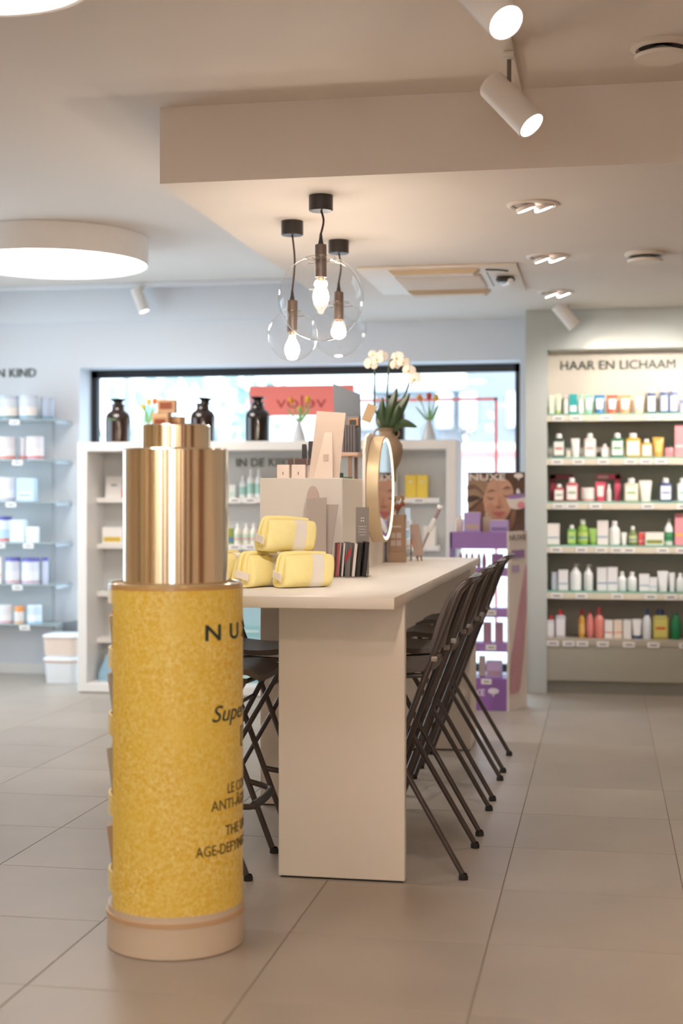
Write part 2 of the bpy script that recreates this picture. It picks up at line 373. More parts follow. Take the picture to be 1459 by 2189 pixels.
for k in range(3):
    spot_lamp((-0.335, 3.2-0.9*k, ZC-0.03), ((-0.97, 0.45, 0.1)[k], (2.9, 0.55, 0.45)[k], (-1.5, -0.75, -0.75)[k]), 'warm track spotlight above the front of the shop, %s from the dropped ceiling' % ORD[k+2], power=(44, 22, 22)[k], size=(48, 100, 100)[k], col=(NEUT, WARM, WARM)[k])

for k, x in enumerate((-3.4, -2.0, 0.6, 1.8)):  # unseen lamps, added to brighten the rear wall mirrored in the gold cap
    spot_lamp((x, -0.6, ZC), (0.0, -0.8, -0.6), 'added unseen spotlight washing the wall behind the camera, %s from left' % ORD[k], power=110, size=110, col=NEUT)
for k, (x, y) in enumerate(((0.85, 8.55), (1.5, 8.55))):  # out-of-view lamps, added to brighten the upper shelves of the sage unit
    spot_lamp((x, y, ZS), ((-0.36, -0.52)[k], 0.72, -0.42), 'added white spotlight right of the picture aimed at the sage unit, %s from left' % ORD[k], power=36, L=0.19, R=0.048, size=62, stem=0.05, col=NEUT)
def downlight(x, y, label):
    t = thing('downlight', label, 'downlight', (x, y, ZS), group='recessed downlights')
    put('ring', lathe([(0.115, 0.0), (0.115, -0.006), (0.10, -0.01), (0.09, -0.006), (0.088, 0.0)], 36), mat('#ded3ca', 0.5), t)
    put('cup', lathe([(0, -0.001), (0.088, -0.001), (0.088, -0.004)], 36, close=False), mat('#cdbfb4', 0.5), t)
    for dx, a in ((-0.03, -0.35), (0.05, -0.35)):
        q = (0.0, a, 0.25)
        put('gimbal', lathe([(0, 0.01), (0.043, 0.012), (0.045, -0.006), (0.04, -0.006)], 24, close=False), mat('#e8e0da', 0.5), t, (dx, 0, -0.018), q)
        put('lens', lathe([(0, -0.005), (0.04, -0.005)], 24, close=False), emission('spot_lens', (1, 0.93, 0.88), 9), t, (dx, 0, -0.018), q)
    l = bpy.data.lights.new('downlight_beam', 'SPOT'); l.energy = 11; l.color = (1.0, 0.88, 0.76); l.spot_size = math.radians(95); l.spot_blend = 0.8; l.shadow_soft_size = 0.05
    lo = bpy.data.objects.new('downlight_beam', l); C.objects.link(lo); lo.parent = t; lo.location = (0.02, 0, -0.08)
downlight(-0.312, 6.36, 'lit twin recessed downlight nearest the camera, right of the pendants')
downlight(-0.30, 7.73, 'lit twin recessed downlight in the middle of the row')
downlight(-0.30, 9.07, 'lit twin recessed downlight nearest the sage wall')
def valve(x, y, z, label):
    t = thing('ceiling_valve', label, 'ceiling vent', (x, y, z), group='round ceiling vents')
    put('ring', lathe([(0.105, 0), (0.108, -0.012), (0.09, -0.02), (0.08, -0.012), (0.08, 0)], 40), mat('#e0d6cb', 0.5), t)
    put('core', lathe([(0.02, -0.005), (0.083, -0.034), (0.094, -0.038), (0.09, -0.05), (0, -0.054)], 40, close=False), mat('#e2d8cd', 0.5), t)
    put('gap', lathe([(0, -0.004), (0.08, -0.004)], 40, close=False), M_black, t)
valve(0.213, 7.72, ZS, 'round white ceiling vent on the dropped ceiling right of the downlights')
valve(0.20, 5.2, ZC, 'round ceiling vent at the upper right edge of the picture')
# cassette air conditioner
ac = thing('air_conditioner', 'flat cream cassette air conditioner set in the dropped ceiling behind pendants', 'air conditioner', (-0.925, 8.40, ZS))
M_ac = mat('#e3d8cc', 0.45); M_ac2 = mat('#d3c1ae', 0.5)
put('panel', B((-0.45, 0.45, -0.50, 0.50, -0.016, 0), bev=0.006), M_ac, ac)
put('grille', B((-0.27, 0.23, -0.24, 0.24, -0.03, -0.014), bev=0.008), M_ac2, ac)
for k in range(9): put('slat', B((-0.26, 0.22, -0.22+k*0.054, -0.212+k*0.054, -0.033, -0.029)), M_ac, ac)
for (x, y, rz) in ((-0.02, -0.40, 0), (-0.02, 0.40, PI), ):
    put('vane', prism([(-0.26, -0.014), (0.26, -0.014), (0.22, -0.045), (-0.22, -0.045)], -0.05, 0.05), mat('#cdb798', 0.5), ac, (x, y, 0), (0, 0, rz))
put('vane_gap', tube([(0.27, -0.40, -0.018), (0.34, -0.38, -0.018), (0.39, -0.33, -0.018)], 0.006), M_black, ac)
put('sensor', lathe([(0, -0.016), (0.05, -0.02), (0.06, -0.035), (0.045, -0.05), (0, -0.055)], 24, close=False), mat('#3a3836', 0.3), ac, (0.36, -0.10, 0))
put('sensor_cover', B((-0.016, 0.016, -0.06, 0.05, -0.065, -0.03), bev=0.01), M_white, ac, (0.37, -0.10, 0), (0, 0, 0.5))
put('seam', B((0.265, 0.272, -0.3, 0.24, -0.0175, -0.015)), mat('#6a625a', 0.6), ac)

# pendants
def pendant(x, y, zc, R, neck, label, kind):
    t = thing('pendant_lamp', label, 'pendant lamp', (x, y, zc), group='clear glass globe pendants')
    top = ZS-zc
    put('canopy', lathe([(0.0, top), (0.052, top), (0.052, top-0.062), (0.049, top-0.066), (0, top-0.066)], 36, close=False), mat('#2b2624', 0.35), t)
    sag = 0.012
    put('cord', tube(smooth_path([(0, 0, top-0.06), (sag, 0, (top-0.06+R+0.1)*0.5), (0, 0, R+0.09)], 6), 0.0045), mat('#4a3030', 0.7), t)
    put('cord_grip', lathe([(0.005, R+0.095), (0.008, R+0.07), (0.013, R+0.045), (0.018, R+0.04)], 16), M_dark, t)
    s0, s1 = R+0.045, R-0.095+neck
    sk = put('socket', lathe([(0.0, s0), (0.024, s0), (0.025, s0-0.006), (0.025, s1), (0.02, s1-0.002), (0, s1)], 24, close=False), mat('#6a5950', 0.35, var=0.05), t)
    for a in (0.3, 0.3+2.1, 0.3+4.2):
        put('spring_clip', tube([(0.02*math.cos(a), 0.02*math.sin(a), R-0.03), (R*0.5*math.cos(a), R*0.5*math.sin(a), R-0.025)], 0.0018, 6), mat('#8a7a6a', 0.3, 0.8), t)
    hole = 0.36
    prof = [(R*math.sin(hole+(PI-hole)*k/40), R*math.cos(hole+(PI-hole)*k/40)) for k in range(41)]
    prof[-1] = (0, -R)
    put('globe', lathe([(R*math.sin(hole)*0.985, R*math.cos(hole)+0.004)]+prof, 64, close=False), thin_glass('globe_glass', (0.985, 0.985, 0.985), 1.5, 0.8), t)
    put('collar', tube([(R*math.sin(hole)*math.cos(a*PI/20), R*math.sin(hole)*math.sin(a*PI/20), R*math.cos(hole)) for a in range(40)], 0.003, 8, closed=True), thin_glass('rim_glass', (0.9, 0.88, 0.86), 1.5, 1.6), t)
    bz = s1
    put('bulb_cap', lathe([(0.014, bz+0.004), (0.014, bz-0.016)], 16), mat('#c9a88a', 0.3, 0.8), t)
    if kind == 'pear': bp = [(0.013, bz-0.014), (0.016, bz-0.03), (0.032, bz-0.062), (0.036, bz-0.085), (0.03, bz-0.108), (0.016, bz-0.12), (0, bz-0.123)]
    else: bp = [(0.013, bz-0.012), (0.018, bz-0.024), (0.034, bz-0.045), (0.038, bz-0.062), (0.034, bz-0.08), (0.02, bz-0.094), (0, bz-0.099)]
    put('bulb', lathe(bp, 24, close=False), emission('bulb_glow', (1.0, 0.78, 0.55), 9), t)
    l = bpy.data.lights.new('bulb_light', 'POINT'); l.energy = 2.8; l.color = (1.0, 0.84, 0.68); l.shadow_soft_size = 0.045
    lo = bpy.data.objects.new('bulb_light', l); C.objects.link(lo); lo.parent = t; lo.location = (0, 0, bz-0.18)
pendant(-1.20, 6.01, 2.214, 0.185, 0.0, 'largest glass globe pendant hanging nearest the camera', 'pear')
pendant(-1.443, 6.54, 2.118, 0.119, -0.008, 'smallest glass globe pendant, hanging at the left', 'pear')
pendant(-1.32, 7.07, 2.208, 0.142, 0.0, 'middle sized glass globe pendant hanging farthest back at right', 'round')

# ------------------------------------------------------------------ products
def P_label(parent, w, h, z, y, col, band=None):
    p = put('label_print', B((-w/2, w/2, y-0.0012, y+0.001, z, z+h)), mat(col, 0.55), parent)
    if band: put('print_band', B((-w*0.38, w*0.38, y-0.0018, y, z+h*0.42, z+h*0.58)), mat(band, 0.55), p)
def m_plastic(c): return mat(c, 0.32, var=0.03)
def prod(kind, w, h, loc, label, body, cap='#f2efec', lab=None, band=None, group=None, cat=None, rz=0.0, d=None, name=None):
    d = d or min(w*0.62, 0.07)
    nm = name or {'box': 'carton', 'tube': 'lotion_tube', 'bottle': 'shampoo_bottle', 'round': 'round_bottle', 'pump': 'pump_bottle', 'jar': 'jar', 'tin': 'milk_powder_tin', 'oval': 'oval_bottle'}[kind]
    ct = cat or {'box': 'box', 'tube': 'tube', 'jar': 'jar', 'tin': 'tin'}.get(kind, 'bottle')
    t = thing(nm, label, ct, loc, (0, 0, rz), group)
    if kind == 'box':
        put('body', B((-w/2, w/2, -d/2, d/2, 0, h), bev=0.0015, seg=1), mat(body, 0.5), t)
        put('flap', B((-w/2+0.001, w/2-0.001, -d/2+0.001, d/2-0.001, h-0.0005, h+0.0012)), mat(cap if cap != '#f2efec' else body, 0.5), t)
        if lab: P_label(t, w*0.86, h*0.3, h*0.12, -d/2, lab, band)
        elif band: put('print_band', B((-w*0.46, w*0.46, -d/2-0.0012, -d/2+0.001, h*0.30, h*0.36)), mat(band, 0.5), t)
    elif kind == 'tube':
        hc = h*0.16; r1 = w*0.40; n = 24; rings = []
        for k in range(9):
            f = k/8; ww = r1*(1-f)+w*0.5*f; dd = d*0.45*(1-f)**0.75+0.0012
            rings.append([(ww*math.cos(2*PI*i/n), dd*math.sin(2*PI*i/n), hc+(h-hc-0.012)*f) for i in range(n)])
        put('body', loft(rings), m_plastic(body), t)
        put('crimp', B((-w/2, w/2, -0.0016, 0.0016, h-0.014, h)), m_plastic(body), t)
        put('cap', loft([[(r1*0.97*math.cos(2*PI*i/n), d*0.45*0.97*math.sin(2*PI*i/n), z) for i in range(n)] for z in (0, hc-0.001)]), m_plastic(cap), t)
        if lab:
            lw = w*0.62; rr = []
            for f in (0.12, 0.5, 0.86):
                y = -(d*0.45*(1-f)**0.75+0.0025); z = hc+(h-hc-0.012)*f; q = lw*(0.85+0.15*f)
                rr.append([(-q/2, y, z), (q/2, y, z), (q/2, y+0.002, z), (-q/2, y+0.002, z)])
            put('label_print', loft(rr), mat(lab, 0.55), t)
    elif kind in ('bottle', 'round', 'pump', 'oval'):
        hc = h*0.19 if kind != 'oval' else h*0.08
        hb = h-hc; rcap = w*0.24
        if kind == 'bottle':
            rs = [rrect(w*0.94, d*0.94, d*0.3, 0), rrect(w, d, d*0.32, 0.004), rrect(w, d, d*0.32, hb*0.9), rrect(w*0.9, d*0.9, d*0.3, hb*0.96), rrect(rcap*2.1, rcap*1.7, rcap*0.8, hb)]
            put('body', loft(rs), m_plastic(body), t)
        elif kind == 'oval':
            put('body', lathe([(w*0.32, 0), (w*0.4, 0.005), (w*0.5, hb*0.35), (w*0.48, hb*0.65), (w*0.36, hb*0.88), (w*0.2, hb)], 28), m_plastic(body), t)
        else:
            put('body', lathe([(w*0.46, 0), (w*0.5, 0.004), (w*0.5, hb*0.72), (w*0.46, hb*0.82), (w*0.3, hb*0.93), (w*0.2, hb)], 28), m_plastic(body), t)
        if kind == 'pump':
            put('cap', lathe([(rcap*0.8, hb), (rcap*0.8, hb+hc*0.35), (rcap*0.3, hb+hc*0.4), (rcap*0.3, hb+hc*0.75), (rcap*0.55, hb+hc*0.78), (rcap*0.5, hb+hc), (0, hb+hc)], 16, close=False), m_plastic(cap), t)
            put('nozzle', tube([(0, 0, hb+hc*0.88), (w*0.3, -0.003, hb+hc*0.9), (w*0.36, -0.004, hb+hc*0.8)], 0.004, 8), m_plastic(cap), t)
        else:
            put('cap', lathe([(rcap*1.0, hb-0.001), (rcap*1.0, hb+hc*0.8), (rcap*0.9, hb+hc), (0, hb+hc)], 20, close=False), m_plastic(cap), t)
        if lab:
            if kind == 'bottle': P_label(t, w*0.8, hb*0.72, hb*0.1, -d/2, lab, band)
            else:
                R = w*0.5+0.0008
                put('label_print', lathe([(R, hb*0.18), (R, hb*0.62)], 28, close=False), mat(lab, 0.5), t)
                if band: put('print_band', lathe([(R+0.0006, hb*0.3), (R+0.0006, hb*0.38)], 28, close=False), mat(band, 0.5), t)
    else:
        hl = h*(0.14 if kind == 'tin' else 0.3); R = w/2
        put('body', lathe([(R*0.97, 0), (R, 0.003), (R, h-hl), (R*0.97, h-hl+0.001)], 32), m_plastic(body), t)
        put('lid', lathe([(R*1.01, h-hl), (R*1.01, h-0.003), (R*0.97, h), (0, h)], 32, close=False), m_plastic(cap), t)
        if lab: put('label_print', lathe([(R+0.0008, h*0.1), (R+0.0008, h*0.5)], 32, close=False), mat(lab, 0.5), t)
        if band: put('print_band', lathe([(R+0.0014, h*0.06), (R+0.0014, h*0.14)], 32, close=False), mat(band, 0.5), t)
    return t

def tag_material():
    m = bpy.data.materials.new('price_tag_print'); m.use_nodes = True; nt = m.node_tree; b = nt.nodes['Principled BSDF']
    tc = nt.nodes.new('ShaderNodeTexCoord'); sp = nt.nodes.new('ShaderNodeSeparateXYZ'); nt.links.new(tc.outputs['Generated'], sp.inputs[0])
    def rng(out, c, hw):
        s = nt.nodes.new('ShaderNodeMath'); s.operation = 'SUBTRACT'; s.inputs[1].default_value = c; nt.links.new(out, s.inputs[0])
        a = nt.nodes.new('ShaderNodeMath'); a.operation = 'ABSOLUTE'; nt.links.new(s.outputs[0], a.inputs[0])
        l = nt.nodes.new('ShaderNodeMath'); l.operation = 'LESS_THAN'; l.inputs[1].default_value = hw; nt.links.new(a.outputs[0], l.inputs[0]); return l
    a = rng(sp.outputs['X'], 0.52, 0.3); c = rng(sp.outputs['Z'], 0.5, 0.15)
    mu = nt.nodes.new('ShaderNodeMath'); mu.operation = 'MULTIPLY'; nt.links.new(a.outputs[0], mu.inputs[0]); nt.links.new(c.outputs[0], mu.inputs[1])
    mx = nt.nodes.new('ShaderNodeMixRGB'); mx.inputs[1].default_value = (0.86, 0.83, 0.8, 1); mx.inputs[2].default_value = (0.28, 0.26, 0.26, 1)
    nt.links.new(mu.outputs[0], mx.inputs[0]); nt.links.new(mx.outputs[0], b.inputs['Base Color']); b.inputs['Roughness'].default_value = 0.5
    return m
tag_me = mesh_from(B((-0.041, 0.041, -0.002, 0.002, -0.019, 0.019), bev=0.001, seg=1), 'price_tag'); tag_me.materials.append(tag_material())
M_shelfglass = mat('#9ed3c0', 0.1, trans=0.6, alpha=1, name='shelf_glass')

# --- sage wall unit on the right
U = thing('wall_shelf_unit', 'sage green wall shelf unit of hair and body products at the right', 'shelf unit', (0, 9.94, 0))
SX0, SX1, DEP = -0.391, 0.74, 0.36
put('side_panel', B((-0.539, SX0, 0, 0.43, 0, ZS), bev=0.002, seg=1), M_sage, U)
put('side_panel', B((SX1, SX1+0.15, 0, 0.43, 0, ZS), bev=0.002, seg=1), M_sage, U)
put('header', B((SX0, SX1, 0, 0.43, 2.381, ZS), bev=0.002, seg=1), M_sage, U)
put('back_panel', B((SX0, SX1, DEP, 0.43, 0.3, 2.381)), mat('#b8ada2', 0.55, var=0.02), U)
put('base_front', B((SX0, SX1, 0.02, 0.05, 0.091, 0.372), bev=0.002, seg=1), mat('#a9a697', 0.5), U)
put('kick_board', B((SX0, SX1, 0.05, 0.08, 0, 0.091)), mat('#8b887c', 0.5), U)
put_letters(text_bm('HAAR EN LICHAAM', 0.066, 0.006, 'LEFT', width=0.787), mat('#3c4a43', 0.5), U, (-0.301, 0.195, 2.256))
put('lettering_panel', B((SX0, SX1, 0.20, 0.22, 1.941, 2.381)), mat('#d2c8ba', 0.5), U)
ZSH = [1.939, 1.638, 1.331, 1.030, 0.712, 0.382]
TAGS = [[235, 405, 690, 1140, 1400], [225, 425, 660, 920, 1065, 1205], [240, 365, 590, 1080, 1410], [215, 455, 640, 790, 905, 1220, 1400], [220, 455, 795, 1110, 1295, 1440], [185, 335, 465, 660, 905, 1135, 1430]]
def sx(z): return -0.391+(z-128)*0.000716
for r, z in enumerate(ZSH):
    if r < 5:
        sh = put('shelf', B((SX0, SX1, 0.02, DEP, z-0.012, z), bev=0.001, seg=1), mat('#8fcbb5', 0.08, var=0.02, trans=0.35), U)
        put('price_rail', B((SX0, SX1, 0.012, 0.024, z-0.055, z-0.012), bev=0.001, seg=1), mat('#d9d0bd', 0.5), sh)
    else:
        sh = put('shelf', B((SX0, SX1, 0.015, DEP, z-0.045, z), bev=0.002, seg=1), mat('#b3aa9b', 0.5), U)
    for q in TAGS[r]:
        put('price_tag', tag_me, None, sh, (sx(q), 0.0085 if r < 5 else 0.012, z-0.034), (0.05, 0, random.uniform(-0.02, 0.02)))
WH = '#f1eeea'
ROWS = [
 (725, [(145, 195, 540, 'box', '#e4ead8', WH, None, None, 'pale white green carton'), (200, 262, 525, 'tube', '#dfe4c9', '#b8cc78', None, None, 'white and lime tube'),
  (280, 335, 540, 'round', WH, WH, None, None, 'slim white bottle'), (340, 415, 530, 'box', '#2aa3a5', WH, '#e8f2f0', None, 'teal carton'),
  (420, 475, 535, 'round', '#d9efe3', '#8fd0b4', WH, None, 'mint topped white bottle'), (485, 570, 540, 'tube', '#8fd1b4', '#8fd1b4', WH, None, 'mint green tube'),
  (578, 682, 540, 'tube', '#3f86b8', '#3f86b8', WH, None, 'blue tube'), (695, 805, 545, 'tube', '#e2674e', '#e2674e', WH, None, 'coral red tube'),
  (812, 930, 545, 'tube', '#eaa277', '#eaa277', WH, None, 'orange tube'), (950, 1055, 540, 'tube', '#ecd2b4', '#ecd2b4', '#f4e9dc', None, 'pale peach tube'),
  (1080, 1165, 480, 'bottle', '#4a5f82', WH, '#eceff3', None, 'navy bottle with white cap'), (1200, 1282, 475, 'bottle', '#4a5f8f', '#dfe6ee', '#c4d0e6', None, 'blue bottle with pale label'),
  (1288, 1372, 475, 'bottle', '#5d6a9a', '#dfe6ee', '#d3d3ea', None, 'violet blue bottle'), (1388, 1459, 600, 'jar', '#d9d6ea', '#8f97c9', None, None, 'low lavender jar')]),
 (1160, [(180, 300, 930, 'bottle', '#33473c', WH, '#f0eee8', '#c77', 'dark green bottle with white label'), (312, 350, 1095, 'box', '#efe0cf', WH, None, None, 'small cream carton'), (355, 440, 975, 'tube', WH, WH, None, None, 'white tube'),
  (480, 595, 930, 'bottle', '#f1d9d4', WH, '#f6efec', '#f0a9a4', 'white and pink bottle'), (645, 712, 1035, 'bottle', '#f2c9c6', WH, '#f6efec', None, 'little pink bottle'),
  (735, 862, 930, 'bottle', '#3d7a55', WH, '#f2f1ea', '#4d9a5d', 'green bottle with white label'), (875, 1020, 930, 'bottle', '#e0ae3e', WH, '#f4efe4', None, 'large yellow bottle'),
  (1025, 1126, 990, 'bottle', '#e0ae3e', WH, '#f4efe4', None, 'small yellow bottle'), (1132, 1240, 970, 'tube', '#d9a94a', '#d9a94a', '#e8c071', None, 'mustard tube'),
  (1248, 1325, 1050, 'bottle', '#ef8c93', '#2a2526', None, None, 'pink perfume bottle with black cap'), (1340, 1470, 850, 'box', '#ef9a9e', '#c97a80', None, '#f6d5d5', 'tall pink carton')]),
 (1587, [(190, 290, 1420, 'bottle', '#b8434c', WH, '#f4efec', '#8fa37e', 'small red bottle'), (305, 425, 1360, 'bottle', '#c25b60', WH, '#f4efec', '#9fb08a', 'red bottle with white label'),
  (450, 580, 1455, 'jar', '#f4ece8', '#f2dfdc', None, '#d95a5a', 'white jar with red stripes'), (588, 688, 1400, 'tube', '#e2506a', '#e2506a', '#f4e4e0', None, 'raspberry tube'),
  (692, 742, 1420, 'round', '#f3e4e1', WH, None, '#d98', 'slim white pink bottle'), (862, 1000, 1365, 'bottle', '#d8cfb8', WH, '#f4f0e4', '#a5bf7e', 'cream bottle with leaf print'),
  (1005, 1125, 1385, 'tube', '#f0ebe0', '#f0ebe0', None, None, 'cream tube'), (1195, 1315, 1365, 'bottle', '#3d4a80', WH, '#f0f0f2', '#9a9fc9', 'navy bottle with flower print'),
  (1360, 1470, 1365, 'bottle', '#d7d9de', WH, '#f3f3f2', '#9ecbb4', 'pale grey bottle')]),
 (565, [(130, 245, 362, 'box', '#f0e6e2', WH, None, '#7fa3c4', 'white carton with blue line'), (320, 405, 375, 'bottle', '#6fa94f', WH, '#b9d67a', '#5a86b0', 'small green bottle'),
  (415, 520, 320, 'round', '#8fb650', '#e8eee0', '#bcd274', '#5a86b0', 'tall green bottle'), (528, 605, 405, 'tube', '#9cc266', '#7fae4c', None, None, 'light green tube'),
  (607, 712, 335, 'box', '#f0e6e2', WH, None, '#7fa3c4', 'tall white carton'), (720, 825, 335, 'round', '#f1efec', WH, None, '#8fb4c9', 'white bottle with narrow cap'),
  (835, 890, 445, 'tube', '#eeebe6', WH, None, None, 'little white tube'), (905, 985, 385, 'round', '#7f8a5a', WH, '#cfd39a', '#6f7fae', 'clear olive bottle with white cap'),
  (1000, 1060, 445, 'box', '#e25b58', WH, None, '#f6d5d0', 'red carton'), (1062, 1235, 445, 'box', '#f2ece2', WH, '#7f9a4c', '#c9662f', 'wide white carton with fruit print'),
  (1243, 1325, 315, 'pump', '#f1eeea', WH, '#4d9a6a', '#2f7a4a', 'white and green pump bottle'), (1340, 1470, 260, 'box', '#ef9aa4', '#e0a93e', None, '#f2c53d', 'pink carton with yellow band')]),
 (1000, [(170, 233, 830, 'box', '#b9bfce', WH, None, None, 'narrow blue grey carton'), (236, 328, 805, 'box', '#ece9ec', WH, None, '#7f9fc0', 'white carton'),
  (345, 455, 745, 'pump', '#eeeef0', WH, None, '#8fb0c4', 'wide white pump bottle'), (478, 566, 750, 'pump', '#eeeef0', WH, None, '#8fb0c4', 'slim white pump bottle'),
  (605, 703, 780, 'box', '#ece9ec', WH, None, '#7f9fc0', 'tall white carton'), (706, 800, 770, 'box', '#ece9ec', '#3b4263', None, '#7f9fc0', 'white carton with navy top'),
  (803, 885, 815, 'round', '#eceef0', WH, None, '#a9b9c4', 'small white bottle'), (893, 982, 815, 'round', '#eceef0', WH, None, '#a9b9c4', 'rounded white bottle'),
  (1005, 1102, 838, 'box', '#ece9ec', WH, None, '#7f9fc0', 'square white carton'), (1104, 1175, 870, 'box', '#ece9ec', WH, None, '#9fc0d9', 'low white carton'),
  (1178, 1280, 805, 'tube', '#e8e8ea', '#e8e8ea', None, None, 'wide white tube'), (1286, 1342, 820, 'tube', '#e8e8ea', '#e8e8ea', None, None, 'narrow white tube'),
  (1350, 1432, 825, 'round', '#eceef0', WH, None, '#7f9fc0', 'white bottle with blue line'), (1442, 1500, 870, 'box', '#d8dfe8', WH, None, None, 'pale blue carton')]),
 (1460, [(125, 200, 1250, 'bottle', '#dcd8e0', '#d63c3f', '#eceaf0', None, 'short white bottle with red cap'), (206, 303, 1190, 'bottle', '#c9c6cf', '#d63c3f', '#eceaf0', None, 'large white bottle with red cap'),
  (425, 490, 1185, 'round', '#d9a24c', '#c9353c', '#e8b96a', None, 'amber bottle with red cap'), (500, 573, 1205, 'oval', '#e58a86', '#d63c3f', None, None, 'pink bottle with red tip'),
  (577, 673, 1165, 'round', '#ea9388', '#e0605a', None, '#d97a74', 'tall pink bottle'), (677, 755, 1285, 'box', '#f0e9e6', WH, None, '#e07a70', 'white carton with red mark'),
  (764, 845, 1285, 'box', '#efdccb', WH, None, '#e59a80', 'cream carton'), (854, 930, 1280, 'box', '#ebe7e6', WH, None, None, 'plain white carton'),
  (937, 1030, 1270, 'tube', '#ebe9ea', '#4a5a8a', None, None, 'white tube with blue cap'), (1037, 1117, 1175, 'round', '#e6e8f0', '#3d4f8a', None, None, 'tall white bottle with blue cap'),
  (1132, 1282, 1175, 'bottle', '#b3ab5c', '#3d4f7a', '#cfc46a', '#c9662f', 'olive oil bottle with blue cap'), (1297, 1400, 1205, 'oval', '#1f7a4a', '#1b6a40', None, None, 'dark green oval bottle')])]
SHN = ['top shelf', 'second shelf down', 'third shelf down', 'fourth shelf down', 'fifth shelf down', 'lowest shelf']
for r, (base, items) in enumerate(ROWS):
    for k, (x0, x1, top, kind, body, cap, lab, band, desc) in enumerate(items):
        wv = (x1-x0)*0.000716; hv = (base-top)*0.000716
        if kind in ('box', 'jar') : hv = min(hv, 0.235)
        prod(kind, wv, hv, (sx((x0+x1)/2), 9.94+0.10+(0.0 if k % 2 else 0.012), ZSH[r]+0.0005), '%s, %s from left on %s of sage unit' % (desc, ORD[k], SHN[r]), body, cap, lab, band, 'products on the sage wall unit')
for (x0, x1, col, lab, zz) in ((150, 372, '#8e2f38', 'dark red bracket display frame at left of third shelf of sage unit', 0.19), (597, 830, '#ef5f7c', 'hot pink bracket display frame in middle of third shelf of sage unit', 0.19)):
    t = thing('display_bracket', lab, 'display frame', (sx((x0+x1)/2), 9.94+0.2, ZSH[2]), group='bracket display frames')
    wv = (x1-x0)*0.000716; flip = 1 if col == '#ef5f7c' else -1
    put('post', B((flip*wv/2-flip*0.04, flip*wv/2, -0.012, 0.012, 0.001, zz), bev=0.002, seg=1), mat(col, 0.5), t)
    put('arm', B((-wv/2, wv/2, -0.012, 0.012, zz-0.035, zz), bev=0.002, seg=1), mat(col, 0.5), t)
    if flip > 0: put('print_panel', B((-wv/2+0.01, 0.0, -0.014, -0.011, zz-0.029, zz-0.008)), mat('#f3c9d0', 0.5), t)

# --- baby wall at the left
K = thing('glass_shelf_bay', 'wall bay of glass shelves holding milk powder tins at far left', 'shelf unit', (0, YK, 0))
put('back_panel', B((XL+0.02, -4.172, -0.02, -0.001, 0.34, 2.0)), mat('#d2d6da', 0.45, var=0.02), K)
put_letters(text_bm('BABY EN KIND', 0.070, 0.006, 'RIGHT', sx=0.97), mat('#46564f', 0.5), K, (-4.307, -0.008, 2.29))
ZK = [1.945, 1.643, 1.329, 1.022, 0.709, 0.409]
KT = [[158], [187], [120], [300, 5], [187], [262]]
def kx(z): return -4.456+z*0.000764
for r, z in enumerate(ZK):
    sh = put('shelf', B((XL+0.02, -4.015, -0.345, -0.02, z-0.01, z), bev=0.001, seg=1), mat('#cad6d6', 0.08, var=0.02, trans=0.5), K)
    put('bracket', B((-4.022, -4.012, -0.33, -0.001, z-0.03, z-0.011)), mat('#aeb4b8', 0.3, 0.5), sh)
    for q in KT[r]: put('price_tag', tag_me, None, sh, (kx(q), -0.35, z-0.024), (0.05, 0, 0))
KR = [
 [(10, 205, 250, 'tin', '#d9dde4', '#c4ccd8', '#efe6df', '#4f8a97', 'white tin with teal base', 0), (225, 408, 255, 'tin', '#d3dae6', '#c9d0dc', '#f0e9e4', '#6fa3bf', 'white tin with blue base', 0), (410, 545, 235, 'tin', '#b9c2d6', '#b4bdd0', None, '#5f97b5', 'blue grey tin set back', .08)],
 [(0, 180, 240, 'tin', '#e9e3e6', '#e4dfe2', '#f0ecee', '#e5664f', 'white tin with red base', 0), (190, 284, 235, 'tin', '#ddd6da', '#d8d2d6', None, '#e5664f', 'narrow tin with red base set back', .08), (295, 475, 240, 'tin', '#e4e0e6', '#dedae2', '#efe6e6', '#d9606f', 'pale tin with rose base', 0)],
 [(0, 180, 250, 'tin', '#e6e6ec', '#e9e9ee', '#f0f0f4', '#b9bccc', 'plain white tin', 0), (222, 408, 240, 'box', '#c4dcf0', '#e6eef6', '#dcebf7', '#4a6aa0', 'pale blue carton', 0)],
 [(-5, 148, 268, 'tin', '#dfe8f0', '#5a5aa8', '#b9d3ea', '#e5664f', 'tin with indigo lid and blue print', 0), (152, 310, 232, 'box', '#d9ecf2', WH, '#e9f3f6', '#e58aa0', 'white carton edged with aqua', 0), (318, 440, 160, 'box', '#eef2f4', WH, None, '#9fc9b8', 'small white carton', 0)],
 [(-20, 65, 280, 'box', '#f0ece8', WH, None, '#e5664f', 'white carton with red mark', 0), (80, 236, 275, 'tin', '#d9dbe6', '#6a66b8', '#e4e4ec', '#d9a9b0', 'tin with violet lid', 0), (246, 430, 270, 'tin', '#dde0ec', '#6a66b8', '#e8e8f0', '#c9a9b8', 'wide tin with violet lid', 0), (432, 500, 275, 'tin', '#d3d8ec', '#6a6ac0', None, None, 'narrow tin with violet lid set back', .08)],
 [(5, 155, 195, 'tin', '#e6e8ee', '#eceef2', '#f0eef2', '#d99ab0', 'low white tin', 0), (182, 292, 185, 'jar', '#eae6e2', '#e59a5a', None, '#e0a060', 'white jar with orange lid', 0), (310, 460, 200, 'tin', '#cfe0f0', '#dbe8f2', '#e6eef6', '#8fc0e0', 'pale blue tin', 0)]]
